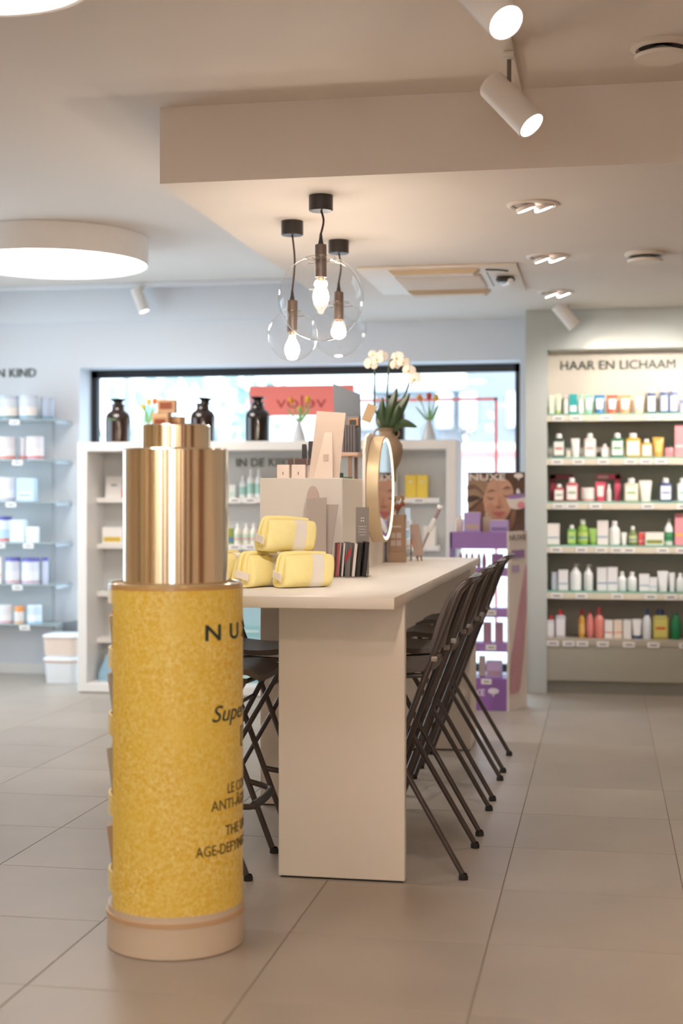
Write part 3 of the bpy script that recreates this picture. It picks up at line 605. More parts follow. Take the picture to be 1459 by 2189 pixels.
for r, items in enumerate(KR):
    for k, (x0, x1, hh, kind, body, cap, lab, band, desc, back) in enumerate(items):
        wv = (x1-x0)*0.000721
        prod(kind, wv, min(hh*0.000721, 0.235), (kx((x0+x1)/2)-0.045, YK-0.345+wv*0.5*(1 if kind != 'box' else 0.6)+0.012+back, ZK[r]+0.0005), '%s on %s of far left bay' % (desc, SHN[r]), body, cap, lab, band, 'products in the baby bay', d=wv*0.6 if kind == 'box' else None)
put_base = struct('baseboard_left', B((XL, -4.0, YK-0.015, YK, 0, 0.08)), M_white)

# plastic storage tubs on the floor
def tub(z0, w0, w1, d0, h, label, fill=None):
    t = thing('storage_tub', label, 'storage tub', (-3.905, 9.95, z0), group='stacked plastic tubs')
    M = mat('#f0f1f3', 0.2, var=0.02, trans=0.12)
    put('body', loft([rrect(w0, d0*0.9, 0.05, 0.001), rrect(w0*1.01, d0*0.91, 0.05, h*0.05), rrect(w1, d0, 0.055, h*0.88)]), M, t)
    put('lid', loft([rrect(w1+0.012, d0+0.012, 0.055, h*0.88), rrect(w1+0.014, d0+0.014, 0.055, h-0.006), rrect(w1-0.01, d0-0.01, 0.05, h)]), mat('#f2f3f5', 0.35), t)
    put('rim', loft([rrect(w1+0.008, d0+0.008, 0.055, h*0.82), rrect(w1+0.01, d0+0.01, 0.055, h*0.875)]), mat('#d9b49c', 0.4), t)
    if fill: put('contents_band', loft([rrect(w0*1.005+0.012, d0*0.93, 0.05, h*0.1), rrect(w1+0.002, d0+0.002, 0.055, h*0.8)]), mat(fill, 0.5, var=0.1), t)
tub(0, 0.235, 0.26, 0.26, 0.19, 'lower clear plastic tub with white lid on floor by white unit')
tub(0.191, 0.25, 0.27, 0.26, 0.165, 'upper plastic tub with beige contents stacked on another tub', '#e3cdbf')
o = put('grey_box', prism([(-0.055, 0), (0.10, 0), (0.10, 0.445), (0.03, 0.425), (-0.055, 0.415)], -0.06, 0.06), mat('#75797f', 0.6)); o.location = (-3.965, 10.24, 0.0); tag(o, 'dark grey box behind the plastic tubs beside the white unit', 'box')

# ------------------------------------------------------------------ white display unit in front of the window
V = thing('white_display_unit', 'low white open display unit standing in front of the window', 'shelf unit', (0, 9.41, 0))
VX0, VX1, VH, VD = -3.606, -0.963, 1.742, 0.36
put('frame', B((VX0, VX0+0.068, 0, VD, 0.006, VH), bev=0.003, seg=1), M_white, V)
put('frame', B((VX1-0.068, VX1, 0, VD, 0.006, VH), bev=0.003, seg=1), M_white, V)
put('top', B((VX0+0.068, VX1-0.068, 0, VD, VH-0.062, VH), bev=0.003, seg=1), M_white, V)
put('base', B((VX0+0.068, VX1-0.068, 0, VD, 0.006, 0.066), bev=0.003, seg=1), M_white, V)
put('back_panel', B((VX0+0.068, VX1-0.068, VD-0.02, VD, 0.066, VH-0.062)), mat('#cfcfcd', 0.5), V)
for x in (-2.70, -2.33, -1.62): put('divider', B((x-0.012, x+0.012, 0.2, VD-0.02, 0.066, VH-0.062)), M_white, V) if x == -1.62 else None
put('foot', B((VX0+0.02, VX1-0.02, 0.02, VD-0.02, 0, 0.006)), M_black, V)
VZ = [1.355, 1.030, 0.690, 0.362]
for z in VZ:
    sh = put('shelf', B((VX0+0.068, -1.635, 0.20, VD-0.02, z-0.034, z), bev=0.002, seg=1), M_white, V)
    sh2 = put('shelf', B((-1.605, VX1-0.14, 0.20, VD-0.02, z-0.034, z), bev=0.002, seg=1), M_white, V)
    if z > 0.9:
        for q in (-2.53, -2.42): put('price_tag', tag_me, None, sh, (q, 0.197, z-0.018))
        put('price_tag', tag_me, None, sh2, (-1.24, 0.197, z-0.018))
put_letters(text_bm('IN DE KIJKER', 0.060, 0.006, 'LEFT', sx=1.0), mat('#5d6a63', 0.5), V, (-2.56, VD-0.026, 1.577))
YV = 9.41+0.25
gp = 'products in the white display unit'
t = thing('leaning_card', 'white printed card leaning on the top left shelf of white unit', 'card', (-3.435, YV+0.01, 1.3555), (-0.12, 0, 0))
put('sheet', B((-0.062, 0.062, -0.003, 0.003, 0, 0.155)), mat('#f2f0ee', 0.5), t)
put('print', B((-0.022, 0.022, -0.004, -0.002, 0.085, 0.098)), mat('#8fa0a6', 0.6), t)
prod('box', 0.028, 0.06, (-3.355, YV, 1.3555), 'tiny coral carton beside the leaning white card', '#e2674e', group=gp)
prod('box', 0.15, 0.115, (-3.43, YV, 1.0305), 'white carton with coloured stripe on left of white unit', '#f1eeec', WH, '#d8c451', '#e58a50', gp)
prod('box', 0.12, 0.08, (-3.40, YV, 0.6905), 'flat aqua printed carton on third left shelf of white unit', '#b9dbe0', WH, None, '#dcebef', gp)
prod('bottle', 0.075, 0.19, (-3.42, YV, 0.3625), 'white bottle with red cap at lower left of white unit', '#f0f0f2', '#e0482e', None, '#e58a70', gp)
t = thing('blue_package', 'crumpled light blue package on the base of the white unit', 'package', (-3.43, YV-0.02, 0.0665), group=gp)
put('body', loft([rrect(0.17, 0.16, 0.02, 0), rrect(0.18, 0.16, 0.03, 0.05), rrect(0.10, 0.08, 0.03, 0.16), rrect(0.03, 0.03, 0.01, 0.2)]), mat('#9cc3dc', 0.4, var=0.15), t)
put('print', B((0.02, 0.07, -0.082, -0.075, 0.03, 0.09)), mat('#e58a70', 0.5), t)
prod('box', 0.05, 0.09, (-2.56, YV, 1.3555), 'small white framed box beside the mint bottles', '#e9efe8', WH, '#c4dcd0', None, gp)
for k, (x, hh) in enumerate(((-2.487, 0.155), (-2.425, 0.20), (-2.368, 0.20))):
    prod('round', 0.055, hh, (x, YV+0.02*(k == 0), 1.3555), 'mint and white bottle, %s from left beneath the lettering of white unit' % ORD[k], '#f0f2f0', WH, '#a9d0c6', None, gp)
prod('round', 0.05, 0.12, (-2.30, YV, 1.3555), 'pale olive bottle right of the mint bottles', '#d3d0b9', WH, None, None, gp)
prod('box', 0.045, 0.115, (-2.575, YV, 1.0305), 'olive green carton left of the pink banded bottles', '#8f9a4a', WH, '#4a7fa8', None, gp)
for k in range(4):
    prod('round', 0.052, 0.145, (-2.52+k*0.058, YV+0.015*(k % 2), 1.0305), 'white bottle with pink band, %s of four above the yellow pouches' % ORD[k], '#efe9dc', WH, '#c9dcc4', '#ea8fae', gp)
prod('box', 0.19, 0.24, (-2.42, YV, 0.3625), 'blue printed carton behind the left bar stools', '#a6ccd8', WH, '#8fc4c9', '#dfe9ea', gp)
prod('box', 0.16, 0.20, (-2.42, YV, 0.0665), 'teal printed carton low down behind the left bar stools', '#8fbac4', WH, '#bcd9d2', None, gp)
for k in range(2):
    b = prod('box', 0.075, 0.155, (-1.298+k*0.078, YV, 1.3555), ('left' if k == 0 else 'right')+' bright yellow gift carton on the top right shelf', '#f0cf4e', '#f0cf4e', None, None, 'yellow gift cartons', d=0.06)
    put('seal', lathe([(0, -0.001), (0.011, -0.001), (0.011, 0.001), (0, 0.001)], 16, close=False), mat('#f3e6c4', 0.5), b, (0.0, -0.032, 0.11), (PI/2, 0, 0))
prod('box', 0.06, 0.17, (-1.425, YV, 1.3555), 'plain white carton left of the yellow gift cartons', '#eceaf0', WH, None, None, gp)
prod('box', 0.075, 0.1, (-1.75, YV, 1.3555), 'single yellow carton seen behind the counter stand', '#f0d45c', '#f0d45c', None, None, gp)
prod('round', 0.07, 0.175, (-1.305, YV, 1.0305), 'white bottle with aqua mark behind the little easel', '#efe6de', WH, None, '#a9d0d0', gp)
prod('box', 0.085, 0.13, (-1.17, YV, 1.0305), 'cream carton at the right end of the second shelf of white unit', '#e9e0d4', WH, None, None, gp)

# on top of the white unit
def amber_bottle(x, label, m='#2a1812'):
    t = thing('amber_bottle', label, 'bottle', (x, 9.58, VH+0.0005), group='amber apothecary bottles')
    put('body', lathe([(0.078, 0), (0.087, 0.006), (0.088, 0.16), (0.085, 0.19), (0.072, 0.212), (0.052, 0.225), (0.045, 0.235), (0.045, 0.262), (0.054, 0.266), (0.054, 0.272), (0.042, 0.274)], 40), mat(m, 0.08, var=0.2, scale=10, coat=0.5), t)
    put('stopper', lathe([(0.03, 0.268), (0.032, 0.29), (0.055, 0.304), (0.058, 0.308), (0.052, 0.312), (0, 0.312)], 32, close=False), mat('#221a16', 0.15), t)
    return t
amber_bottle(-3.371, 'dark amber stoppered bottle at left end of white unit')
a2 = amber_bottle(-2.752, 'dark amber stoppered bottle behind the gold cap, stopper tilted')
a2.children[1].rotation_euler = (0, 0.06, 0)
amber_bottle(-2.36, 'dark amber stoppered bottle in front of the red banner', '#1e1613')
amber_bottle(-1.417, 'dark amber stoppered bottle behind the orchid', '#1e1613')
t = put('label_print', B((-0.045, 0.02, -0.0895, -0.079, 0.155, 0.168)), mat('#4f6a48', 0.6), bpy.data.objects['amber_bottle'])
def tulips(x, where, cols):
    v = thing('bud_vase', 'slim white glass bud vase of tulips '+where, 'vase', (x, 9.56, VH+0.0005), group='tulip vases')
    put('body', lathe([(0.046, 0), (0.05, 0.004), (0.046, 0.03), (0.016, 0.125), (0.017, 0.14), (0.014, 0.14), (0.013, 0.12), (0.04, 0.03), (0, 0.02)], 28, close=False), mat('#eef2f6', 0.12, trans=0.35, var=0.01), v)
    for k, (dx, dz, c, cn) in enumerate(cols):
        t = thing('tulip', '%s tulip, %s in the bud vase %s' % (cn, ('left', 'middle', 'right')[k], where), 'flower', (x, 9.56, VH+0.03), group='cut tulips')
        put('stem', tube(smooth_path([(0, 0, 0), (dx*0.12, 0, 0.1), (dx*0.5, 0.004*k, 0.17), (dx, 0.01*k, dz)], 5), 0.004, 8), mat('#6fa04f', 0.5), t)
        pet = []
        for q in range(6):
            a = q*PI/3; pet.append((a, 0.013 if q % 2 else 0.011))
        bm = bmesh.new()
        for a, rr in pet:
            rings = []
            for (u, wd) in ((0, 0.2), (0.3, 0.95), (0.65, 0.9), (1.0, 0.15)):
                rad = rr*(0.35+0.95*math.sin(u*2.4)); z = u*0.05
                rings.append([(rad*math.cos(a)-wd*0.011*math.sin(a), rad*math.sin(a)+wd*0.011*math.cos(a), z), (rad*1.15*math.cos(a), rad*1.15*math.sin(a), z), (rad*math.cos(a)+wd*0.011*math.sin(a), rad*math.sin(a)-wd*0.011*math.cos(a), z)])
            vs = [[bm.verts.new(p) for p in r] for r in rings]
            for i in range(3):
                for j in range(2): bm.faces.new((vs[i][j], vs[i][j+1], vs[i+1][j+1], vs[i+1][j]))
        put('bloom', bm, mat(c, 0.5, var=0.15, scale=40), t, (dx, 0.01*k, dz-0.004), (0, dx*5, 0))
        L = [(0, 0, 0.09), (dx*0.6+(-0.012, 0.006, 0.014)[k], -0.01, 0.15), (dx*1.3+(-0.02, 0.004, 0.02)[k], -0.02, 0.205+0.01*k)]
        rr = [[(p[0]-wd, p[1], p[2]+wd*0.3), (p[0], p[1]-0.003, p[2]), (p[0]+wd, p[1], p[2]-wd*0.3), (p[0], p[1]+0.001, p[2])] for p, wd in zip(smooth_path(L, 4), (0.004, 0.007, 0.01, 0.011, 0.011, 0.01, 0.008, 0.005, 0.001))]
        put('leaf', loft(rr), mat('#7fae6a', 0.5, var=0.1), t)
tulips(-2.062, 'before the red banner', ((-0.05, 0.235, '#eda536', 'amber'), (0.004, 0.17, '#d9c24a', 'short green yellow'), (0.05, 0.24, '#f0c430', 'yellow')))
tulips(-1.165, 'at right of the orchid', ((-0.055, 0.24, '#eea130', 'orange'), (0.0, 0.25, '#c9483a', 'red'), (0.042, 0.24, '#f0c62e', 'yellow')))
tulips(-3.15, 'left of the kraft boxes', ((0.012, 0.235, '#f2bd35', 'yellow'), (0.045, 0.24, '#ee7a3a', 'orange'), (-0.03, 0.20, '#d9c24a', 'short yellow')))
def kraft(x, y, z, w, h, rz, label):
    t = thing('kraft_box', label, 'box', (x, y, z), (0, 0, rz), group='kraft window boxes')
    put('body', B((-w/2, w/2, -w*0.4, w*0.4, 0, h), bev=0.002, seg=1), mat('#c59a72', 0.7, var=0.05), t)
    f = put('window_frame', B((-w*0.4, w*0.4, -w*0.4-0.003, -w*0.4+0.001, h*0.2, h*0.85), bev=0.001, seg=1), mat('#b0845c', 0.7), t)
    put('window_pane', B((-w*0.34, w*0.34, -w*0.4-0.0045, -w*0.4-0.002, h*0.27, h*0.78)), mat('#8a4a34', 0.2), f)
kraft(-3.03, 9.52, VH+0.0005, 0.115, 0.205, 0.0, 'lower left kraft box with brown window behind the gold cap')
kraft(-2.925, 9.56, VH+0.0005, 0.085, 0.18, -0.4, 'lower right small kraft box behind the gold cap')
kraft(-2.99, 9.52, VH+0.206, 0.125, 0.09, 0.1, 'topmost kraft box stacked above the gold cap')

# ------------------------------------------------------------------ purple display stand
N = thing('cardboard_display', 'purple cardboard floor display with open shelves and beige side panel', 'display stand', (-0.608, 9.08, 0))
M_pur = mat('#9466b0', 0.5); M_pur2 = mat('#a37bbf', 0.5)
put('base', B((-0.364, 0, 0, 0.24, 0.0, 0.205), bev=0.002, seg=1), M_pur, N)
put_letters(text_bm('NUXE', 0.042, 0.002, 'LEFT', weight=0.0008), mat('#efe6f2', 0.5), N, (-0.295, -0.002, 0.095))
def tree_logo(parent, loc, s, m):
    g = put('tree_emblem', lathe([(0, -0.001), (0.05*s, -0.001), (0.05*s, 0.001), (0, 0.001)], 24, close=False), m, parent, loc, (PI/2, 0, 0)); g.scale = (1, 0.55, 1)
    put('emblem_trunk', B((-0.006*s, 0.006*s, -0.0012, 0.001, -0.05*s, -0.01*s)), m, parent, loc)
tree_logo(N, (-0.085, -0.002, 0.125), 0.7, mat('#efe6f2', 0.5))
put('side_post', B((-0.364, -0.352, 0, 0.24, 0.205, 1.136)), M_pur, N)
put('header', B((-0.364, 0, 0, 0.012, 1.03, 1.136), bev=0.001, seg=1), M_pur2, N)
put('top', B((-0.364, 0, 0.012, 0.24, 1.124, 1.136)), M_pur, N)
# flared printed side wing
wing = [(0, 0), (0.012, 0.0), (0.114, 0.245), (0.102, 0.25)]
put('side_wing', loft([[(x, y, 0.0) for x, y in wing], [(x, y, 1.142) for x, y in wing]]), mat('#e8dfd9', 0.55, var=0.05, scale=5), N)
def on_wing(u, z, du=0.0): # point on the wing's outer face
    return (0.012+0.102*u+0.003, 0.245*u-0.001, z)
wa = math.atan2(0.245, 0.102)
put_letters(text_bm('NUXE', 0.035, 0.002, 'CENTER', sx=2.0), mat('#7a6a66', 0.5), N, on_wing(0.45, 1.085), (0, 0, wa))
put('wing_print', B((-0.09, 0.09, -0.002, 0.001, 0, 0.05)), mat('#9a78b0', 0.5), N, on_wing(0.48, 0.97), (0, 0, wa))
put('wing_print', B((-0.05, 0.05, -0.002, 0.001, 0, 0.045)), mat('#c0a9cc', 0.5), N, on_wing(0.35, 0.88), (0, 0, wa))
# printed lipstick-pink tube on the wing
put('wing_tube_print', loft([[(a, -0.003, z), (b, -0.003, z), (b, 0, z), (a, 0, z)] for a, b, z in ((-0.10, 0.0, 0.105), (-0.12, 0.03, 0.14), (-0.09, 0.08, 0.35), (0.01, 0.125, 0.65), (0.11, 0.127, 0.92))]), mat('#cf9fab', 0.5, var=0.15, scale=10), N, on_wing(0.47, 0.0), (0, 0, wa))
for k, z in enumerate((0.90, 0.64, 0.42)):
    sh = put('shelf', B((-0.352, 0, 0.0, 0.24, z-0.012, z)), M_pur, N)
    put('shelf_lip', B((-0.352, 0, -0.006, 0.004, z-0.045, z+0.012), bev=0.001, seg=1), M_pur2, sh)
    if k: put('price_tag', tag_me, None, sh, (-0.10, -0.009, z-0.016)).scale = (0.8, 1, 0.9)
put('price_tag', tag_me, None, N, (-0.13, -0.004, 0.185)).scale = (0.8, 1, 0.9)
gN = 'products in the purple display'
for k in range(3): prod('oval', 0.03, 0.10, (-0.608-0.30+k*0.036, 9.08+0.08, 0.9005), 'slim pink bottle, %s from left in top of purple display' % ORD[k], '#c97f92', '#a85c74', group=gN)
for k in range(2): prod('oval', 0.03, 0.10, (-0.608-0.185+k*0.034, 9.08+0.08, 0.9005), 'slim rose bottle, %s beside the mauve carton in purple display' % ('left' if k == 0 else 'right'), '#b98a9c', '#9a6478', group=gN)
prod('box', 0.075, 0.095, (-0.608-0.065, 9.08+0.08, 0.9005), 'mauve carton in top of the purple display', '#a678a8', group=gN)
for k in range(2): prod('box', 0.052, 0.135, (-0.608-0.13+k*0.075, 9.08+0.08, 0.4205), ('left' if k == 0 else 'right')+' dusty pink carton on lower shelf of purple display', '#b98c9e', group=gN)
prod('box', 0.10, 0.105, (-0.608-0.085, 9.08+0.07, 0.4205-0.2145), 'lilac carton at the bottom of the purple display', '#c9b0da', WH, '#b99aa8', None, gN)
prod('box', 0.04, 0.13, (-0.608-0.165, 9.08+0.10, 0.206), 'slim cream carton at the bottom of the purple display', '#ddd0c4', WH, None, None, gN)
prod('box', 0.105, 0.125, (-0.608-0.225, 9.08+0.06, 1.1365), 'lilac printed carton on top of the purple display', '#b9a0d6', WH, '#c9a9b4', '#c9bf7a', gN)
prod('bottle', 0.06, 0.12, (-0.608-0.133, 9.08+0.08, 1.1365), 'dried beige bottle between lilac cartons on purple display', '#b9a58f', '#b9a58f', None, None, gN)
prod('box', 0.115, 0.075, (-0.608-0.05, 9.08+0.05, 1.1365), 'wide low lilac carton on top of purple display', '#bba3dc', WH, '#8f78b0', None, gN)
t = prod('bottle', 0.05, 0.105, (-0.608-0.31, 9.08+0.09, 1.1365), 'tilted beige bottle at left end on top of purple display', '#d6c6b4', '#d6c6b4', None, None, gN)

# poster with a face, standing on the display
Q = thing('face_poster', 'printed poster of a woman with closed eyes above the purple display', 'poster', (-0.69, 9.27, 1.137), (0, 0, 0.0))
put('sheet', B((-0.185, 0.185, 0, 0.008, 0, 0.385)), mat('#5b3d2c', 0.5, var=0.35, scale=14), Q)
lay = [0]
def flat(name, pts, col, var=0.08, n=6, parent=Q):
    lay[0] += 1; y = -0.0006*lay[0]
    P = [(x, y, z) for x, z in pts]
    if n:
        q = smooth_path(P+[P[0]], n)[:-1]
        # closed catmull-rom
        V_ = [Vector(p) for p in P]; m_ = len(V_); q = []
        for i in range(m_):
            p0, p1, p2, p3 = V_[i-1], V_[i], V_[(i+1) % m_], V_[(i+2) % m_]
            for k in range(n):
                t_ = k/n; q.append(0.5*((2*p1)+(p2-p0)*t_+(2*p0-5*p1+4*p2-p3)*t_*t_+(3*p1-p0-3*p2+p3)*t_**3))
        P = [tuple(v) for v in q]
    bm = loft([[(p[0], p[1], p[2]) for p in P], [(p[0], 0.001, p[2]) for p in P]])
    return put(name, mesh_from(bm, name, smooth=False), mat(col, 0.5, var=var, scale=25), parent)
flat('face_print', [(-0.075, 0.10), (-0.085, 0.2), (-0.07, 0.29), (-0.02, 0.34), (0.05, 0.345), (0.10, 0.30), (0.11, 0.22), (0.09, 0.13), (0.04, 0.06), (-0.01, 0.045), (-0.05, 0.065)], '#cf9f83', 0.12)
flat('hair_print', [(-0.18, 0.34), (-0.12, 0.37), (-0.06, 0.345), (-0.06, 0.29), (-0.09, 0.22), (-0.14, 0.18), (-0.184, 0.16)], '#a08066', 0.25)
flat('hair_print', [(-0.184, 0.12), (-0.14, 0.15), (-0.09, 0.2), (-0.075, 0.14), (-0.07, 0.08), (-0.10, 0.005), (-0.184, 0.005)], '#7d573b', 0.3)
flat('neck_print', [(-0.045, 0.06), (-0.01, 0.04), (0.045, 0.055), (0.07, 0.005), (-0.06, 0.005)], '#b98566', 0.1)
flat('hair_strand_print', [(-0.184, 0.30), (-0.13, 0.30), (-0.085, 0.255), (-0.08, 0.235), (-0.13, 0.275), (-0.184, 0.27)], '#7a5a44', 0.3)
flat('hair_strand_print', [(-0.184, 0.225), (-0.14, 0.235), (-0.10, 0.215), (-0.13, 0.205), (-0.184, 0.19)], '#4a3226', 0.3)
flat('hair_strand_print', [(0.10, 0.14), (0.115, 0.2), (0.105, 0.25), (0.13, 0.2), (0.125, 0.1), (0.10, 0.02), (0.075, 0.005), (0.09, 0.08)], '#8a6248', 0.3)
flat('cheek_print', [(-0.065, 0.15), (-0.04, 0.185), (-0.01, 0.16), (-0.03, 0.125)], '#c48f72', 0.1)
flat('brow_print', [(-0.06, 0.255), (-0.03, 0.27), (-0.005, 0.262), (-0.03, 0.262)], '#6b4a38')
flat('brow_print', [(0.04, 0.275), (0.07, 0.292), (0.10, 0.28), (0.07, 0.282)], '#6b4a38')
flat('eye_print', [(-0.06, 0.225), (-0.035, 0.215), (-0.012, 0.222), (-0.035, 0.207)], '#5a3a2c')
flat('eye_print', [(0.045, 0.24), (0.07, 0.23), (0.098, 0.244), (0.07, 0.222)], '#5a3a2c')
flat('nose_print', [(0.012, 0.18), (0.018, 0.235), (0.026, 0.18), (0.042, 0.165), (0.02, 0.155), (-0.006, 0.163)], '#bd8466')
flat('nostril_print', [(0.0, 0.163), (0.018, 0.158), (0.036, 0.165), (0.018, 0.152)], '#7c4c3a')
flat('lip_print', [(-0.022, 0.12), (0.005, 0.131), (0.018, 0.128), (0.032, 0.133), (0.058, 0.122), (0.035, 0.098), (0.012, 0.094)], '#c06a62')
flat('mouth_line_print', [(-0.02, 0.118), (0.018, 0.117), (0.056, 0.121), (0.018, 0.113)], '#8f4a46')
flat('jar_print', [(0.075, 0.215), (0.18, 0.225), (0.18, 0.16), (0.15, 0.145), (0.10, 0.15), (0.08, 0.175)], '#e0d6cc')
flat('jar_lid_print', [(0.085, 0.235), (0.175, 0.245), (0.18, 0.222), (0.085, 0.212)], '#9a7ab0')
flat('cream_print', [(0.135, 0.17), (0.155, 0.195), (0.182, 0.185), (0.182, 0.155), (0.15, 0.15)], '#dd8a98')
flat('nozzle_print', [(0.13, 0.25), (0.14, 0.28), (0.155, 0.25)], '#f0eef0')
put_letters(text_bm('NUXE', 0.043, 0.002, 'LEFT', width=0.235, weight=0.001), mat('#e9e0da', 0.5), Q, (-0.175, -0.012, 0.333))
tree_logo(Q, (0.145, -0.012, 0.362), 0.6, mat('#e9e0da', 0.5))

# ------------------------------------------------------------------ bar counter
CZ = 1.02
T = thing('bar_counter', 'long cream bar counter standing on panel legs in the middle', 'counter', (0, 0, 0))
put('countertop', B((-1.547, -0.687, 4.69, 7.98, CZ-0.04, CZ), bev=0.003), M_cream, T)
put('leg_panel', B((-1.142, -0.686-0.002, 4.95, 4.99, 0.006, CZ-0.04), bev=0.002, seg=1), M_cream, T)
put('leg_foot', B((-1.135, -0.695, 4.953, 4.987, 0, 0.006)), M_black, T)
put('leg_panel', B((-1.49, -1.12, 6.10, 6.14, 0.006, CZ-0.04), bev=0.002, seg=1), M_cream, T)
put('leg_foot', B((-1.485, -1.125, 6.103, 6.137, 0, 0.006)), M_black, T)
put('end_box', B((-1.14, -0.704, 7.61, 7.96, 0.006, CZ-0.04), bev=0.002, seg=1), M_cream, T)
put('leg_foot', B((-1.13, -0.71, 7.613, 7.95, 0, 0.006)), M_black, T)

# riser box on the counter
RZ = 1.441
r_ = thing('display_riser', 'cream box riser standing on the counter behind the pouches', 'riser', (0, 0, CZ+0.0005))
put('body', B((-1.492, -1.122, 6.10, 7.72, 0, RZ-CZ-0.001), bev=0.002, seg=1), M_cream, r_)
put('mirror_board', loft([[(x, y, z) for y, z in ((6.62, 0.0), (7.14, 0.0), (7.14, 0.56), (7.10, 0.62), (7.0, 0.645), (6.76, 0.645), (6.66, 0.62), (6.62, 0.56))] for x in (-1.1215, -1.108)]), mat('#e6ddd4', 0.5), r_)

# mirror
mi = thing('round_mirror', 'round gold rimmed mirror with lit edge on the side of the riser', 'mirror', (-1.107, 6.88, 1.397), (0, PI/2, 0))
MR = 0.258
put('rim', lathe([(MR-0.004, 0), (MR, 0.002), (MR, 0.058), (MR-0.004, 0.062), (MR-0.010, 0.062), (MR-0.010, 0.052)], 72, close=False), mat('#d6c2a0', 0.42, 0.45, var=0.03), mi)
put('light_ring', lathe([(MR-0.010, 0.057), (MR-0.022, 0.057)], 72, close=False), emission('mirror_led', (1.0, 0.93, 0.8), 2.5), mi)
put('glass', lathe([(0, 0.0565), (MR-0.022, 0.0565)], 72, close=False), mat((0.9, 0.9, 0.9), 0.015, 1.0, var=0), mi)
put('backing', lathe([(0, 0.001), (MR-0.01, 0.001), (MR-0.01, 0.05), (0, 0.05)], 48, close=False), M_dark, mi)

# vase with orchid at the end of the riser
VB = (-1.158, 7.62, RZ+0.0005)
va = thing('speckled_vase', 'brown speckled vase with small ring handles at the end of riser', 'vase', VB)
M_vase = mat('#8f7a62', 0.6, var=0.35, scale=45, bump=0.5, bscale=60)
put('body', lathe([(0.0, 0), (0.05, 0), (0.052, 0.01), (0.05, 0.06), (0.075, 0.11), (0.088, 0.16), (0.085, 0.20), (0.06, 0.235), (0.042, 0.252), (0.04, 0.27), (0.052, 0.29), (0.046, 0.29), (0.034, 0.268), (0, 0.262)], 40, close=False), M_vase, va)
for s in (-1, 1): put('ring_handle', tube([(s*(0.05+0.018*math.cos(a*PI/8)), 0, 0.262+0.022*math.sin(a*PI/8)) for a in range(16)], 0.005, 8, closed=True), M_vase, va)
oc = thing('orchid', 'white orchid with arching stems and dark strap leaves in speckled vase', 'plant', (VB[0], VB[1], RZ+0.265))
M_leaf = mat('#36492f', 0.35, var=0.12); M_stem = mat('#44573f', 0.5); M_pet = mat('#ece7df', 0.5, var=0.02)
def strap(p0, p1, p2, wd):
    pts = smooth_path([p0, p1, p2], 6); n = len(pts); rings = []
    for i, p in enumerate(pts):
        f = i/(n-1); q = wd*math.sin(PI*(0.12+0.86*f))+0.001
        t_ = (Vector(p2)-Vector(p0)).normalized(); side = t_.cross(Vector((0.3, -1, 0.2))).normalized()
        nv = t_.cross(side).normalized()
        rings.append([tuple(p-side*q), tuple(p-nv*q*0.35), tuple(p+side*q), tuple(p-nv*q*0.35+nv*0.004)])
    return loft(rings)
for p0, p1, p2, wd in (((0, 0, 0), (0.06, -0.02, 0.10), (0.13, -0.03, 0.21), 0.028), ((0, 0, 0), (-0.02, -0.02, 0.10), (-0.02, -0.03, 0.19), 0.022), ((0.01, 0, 0), (0.09, -0.03, 0.05), (0.17, -0.04, 0.03), 0.024), ((0, 0, 0), (0.03, -0.03, 0.13), (0.06, -0.03, 0.24), 0.024), ((0, 0, 0), (-0.04, 0.0, 0.06), (-0.05, 0.02, 0.13), 0.02), ((0.01, 0, 0), (0.05, -0.04, 0.07), (0.07, -0.05, 0.15), 0.02)):
    put('leaf', strap(p0, p1, p2, wd), M_leaf, oc)
def stem_to(*pts): return tube(smooth_path(pts, 6), 0.005, 8)
put('stem', stem_to((0, 0, 0), (-0.062, 0, 0.12), (-0.066, 0, 0.24), (-0.065, 0, 0.345)), M_stem, oc)
put('stem', stem_to((0, 0, 0), (0.0, 0, 0.15), (0.008, 0, 0.3), (0.02, -0.01, 0.385), (0.06, -0.02, 0.40)), M_stem, oc)
put('stem', stem_to((0, 0, 0), (0.03, 0, 0.12), (0.09, 0, 0.19), (0.118, -0.01, 0.25), (0.13, -0.02, 0.29)), M_stem, oc)
def flower_bm(rng):
    bm = bmesh.new()
    for k, (a, L, wd) in enumerate(((PI/2, 0.036, 0.017), (PI/2+2.2, 0.034, 0.016), (PI/2-2.2, 0.034, 0.016), (0.15, 0.038, 0.028), (PI-0.15, 0.038, 0.028))):
        u = Vector((math.cos(a), 0, math.sin(a))); v = Vector((-math.sin(a), 0, math.cos(a))); back = Vector((0, 1, 0))
        ctr = bm.verts.new(u*L*0.55+Vector((0, -0.006, 0))); ring = []
        for i in range(10):
            t_ = 2*PI*i/10; ring.append(bm.verts.new(u*(L*0.55+L*0.5*math.cos(t_))+v*wd*math.sin(t_)+back*(0.004+0.006*math.cos(t_)-0.002*k)))
        for i in range(10): bm.faces.new((ctr, ring[i], ring[(i+1) % 10]))
    return bm
fl_me = mesh_from(flower_bm(random), 'flower'); fl_me.materials.append(M_pet)
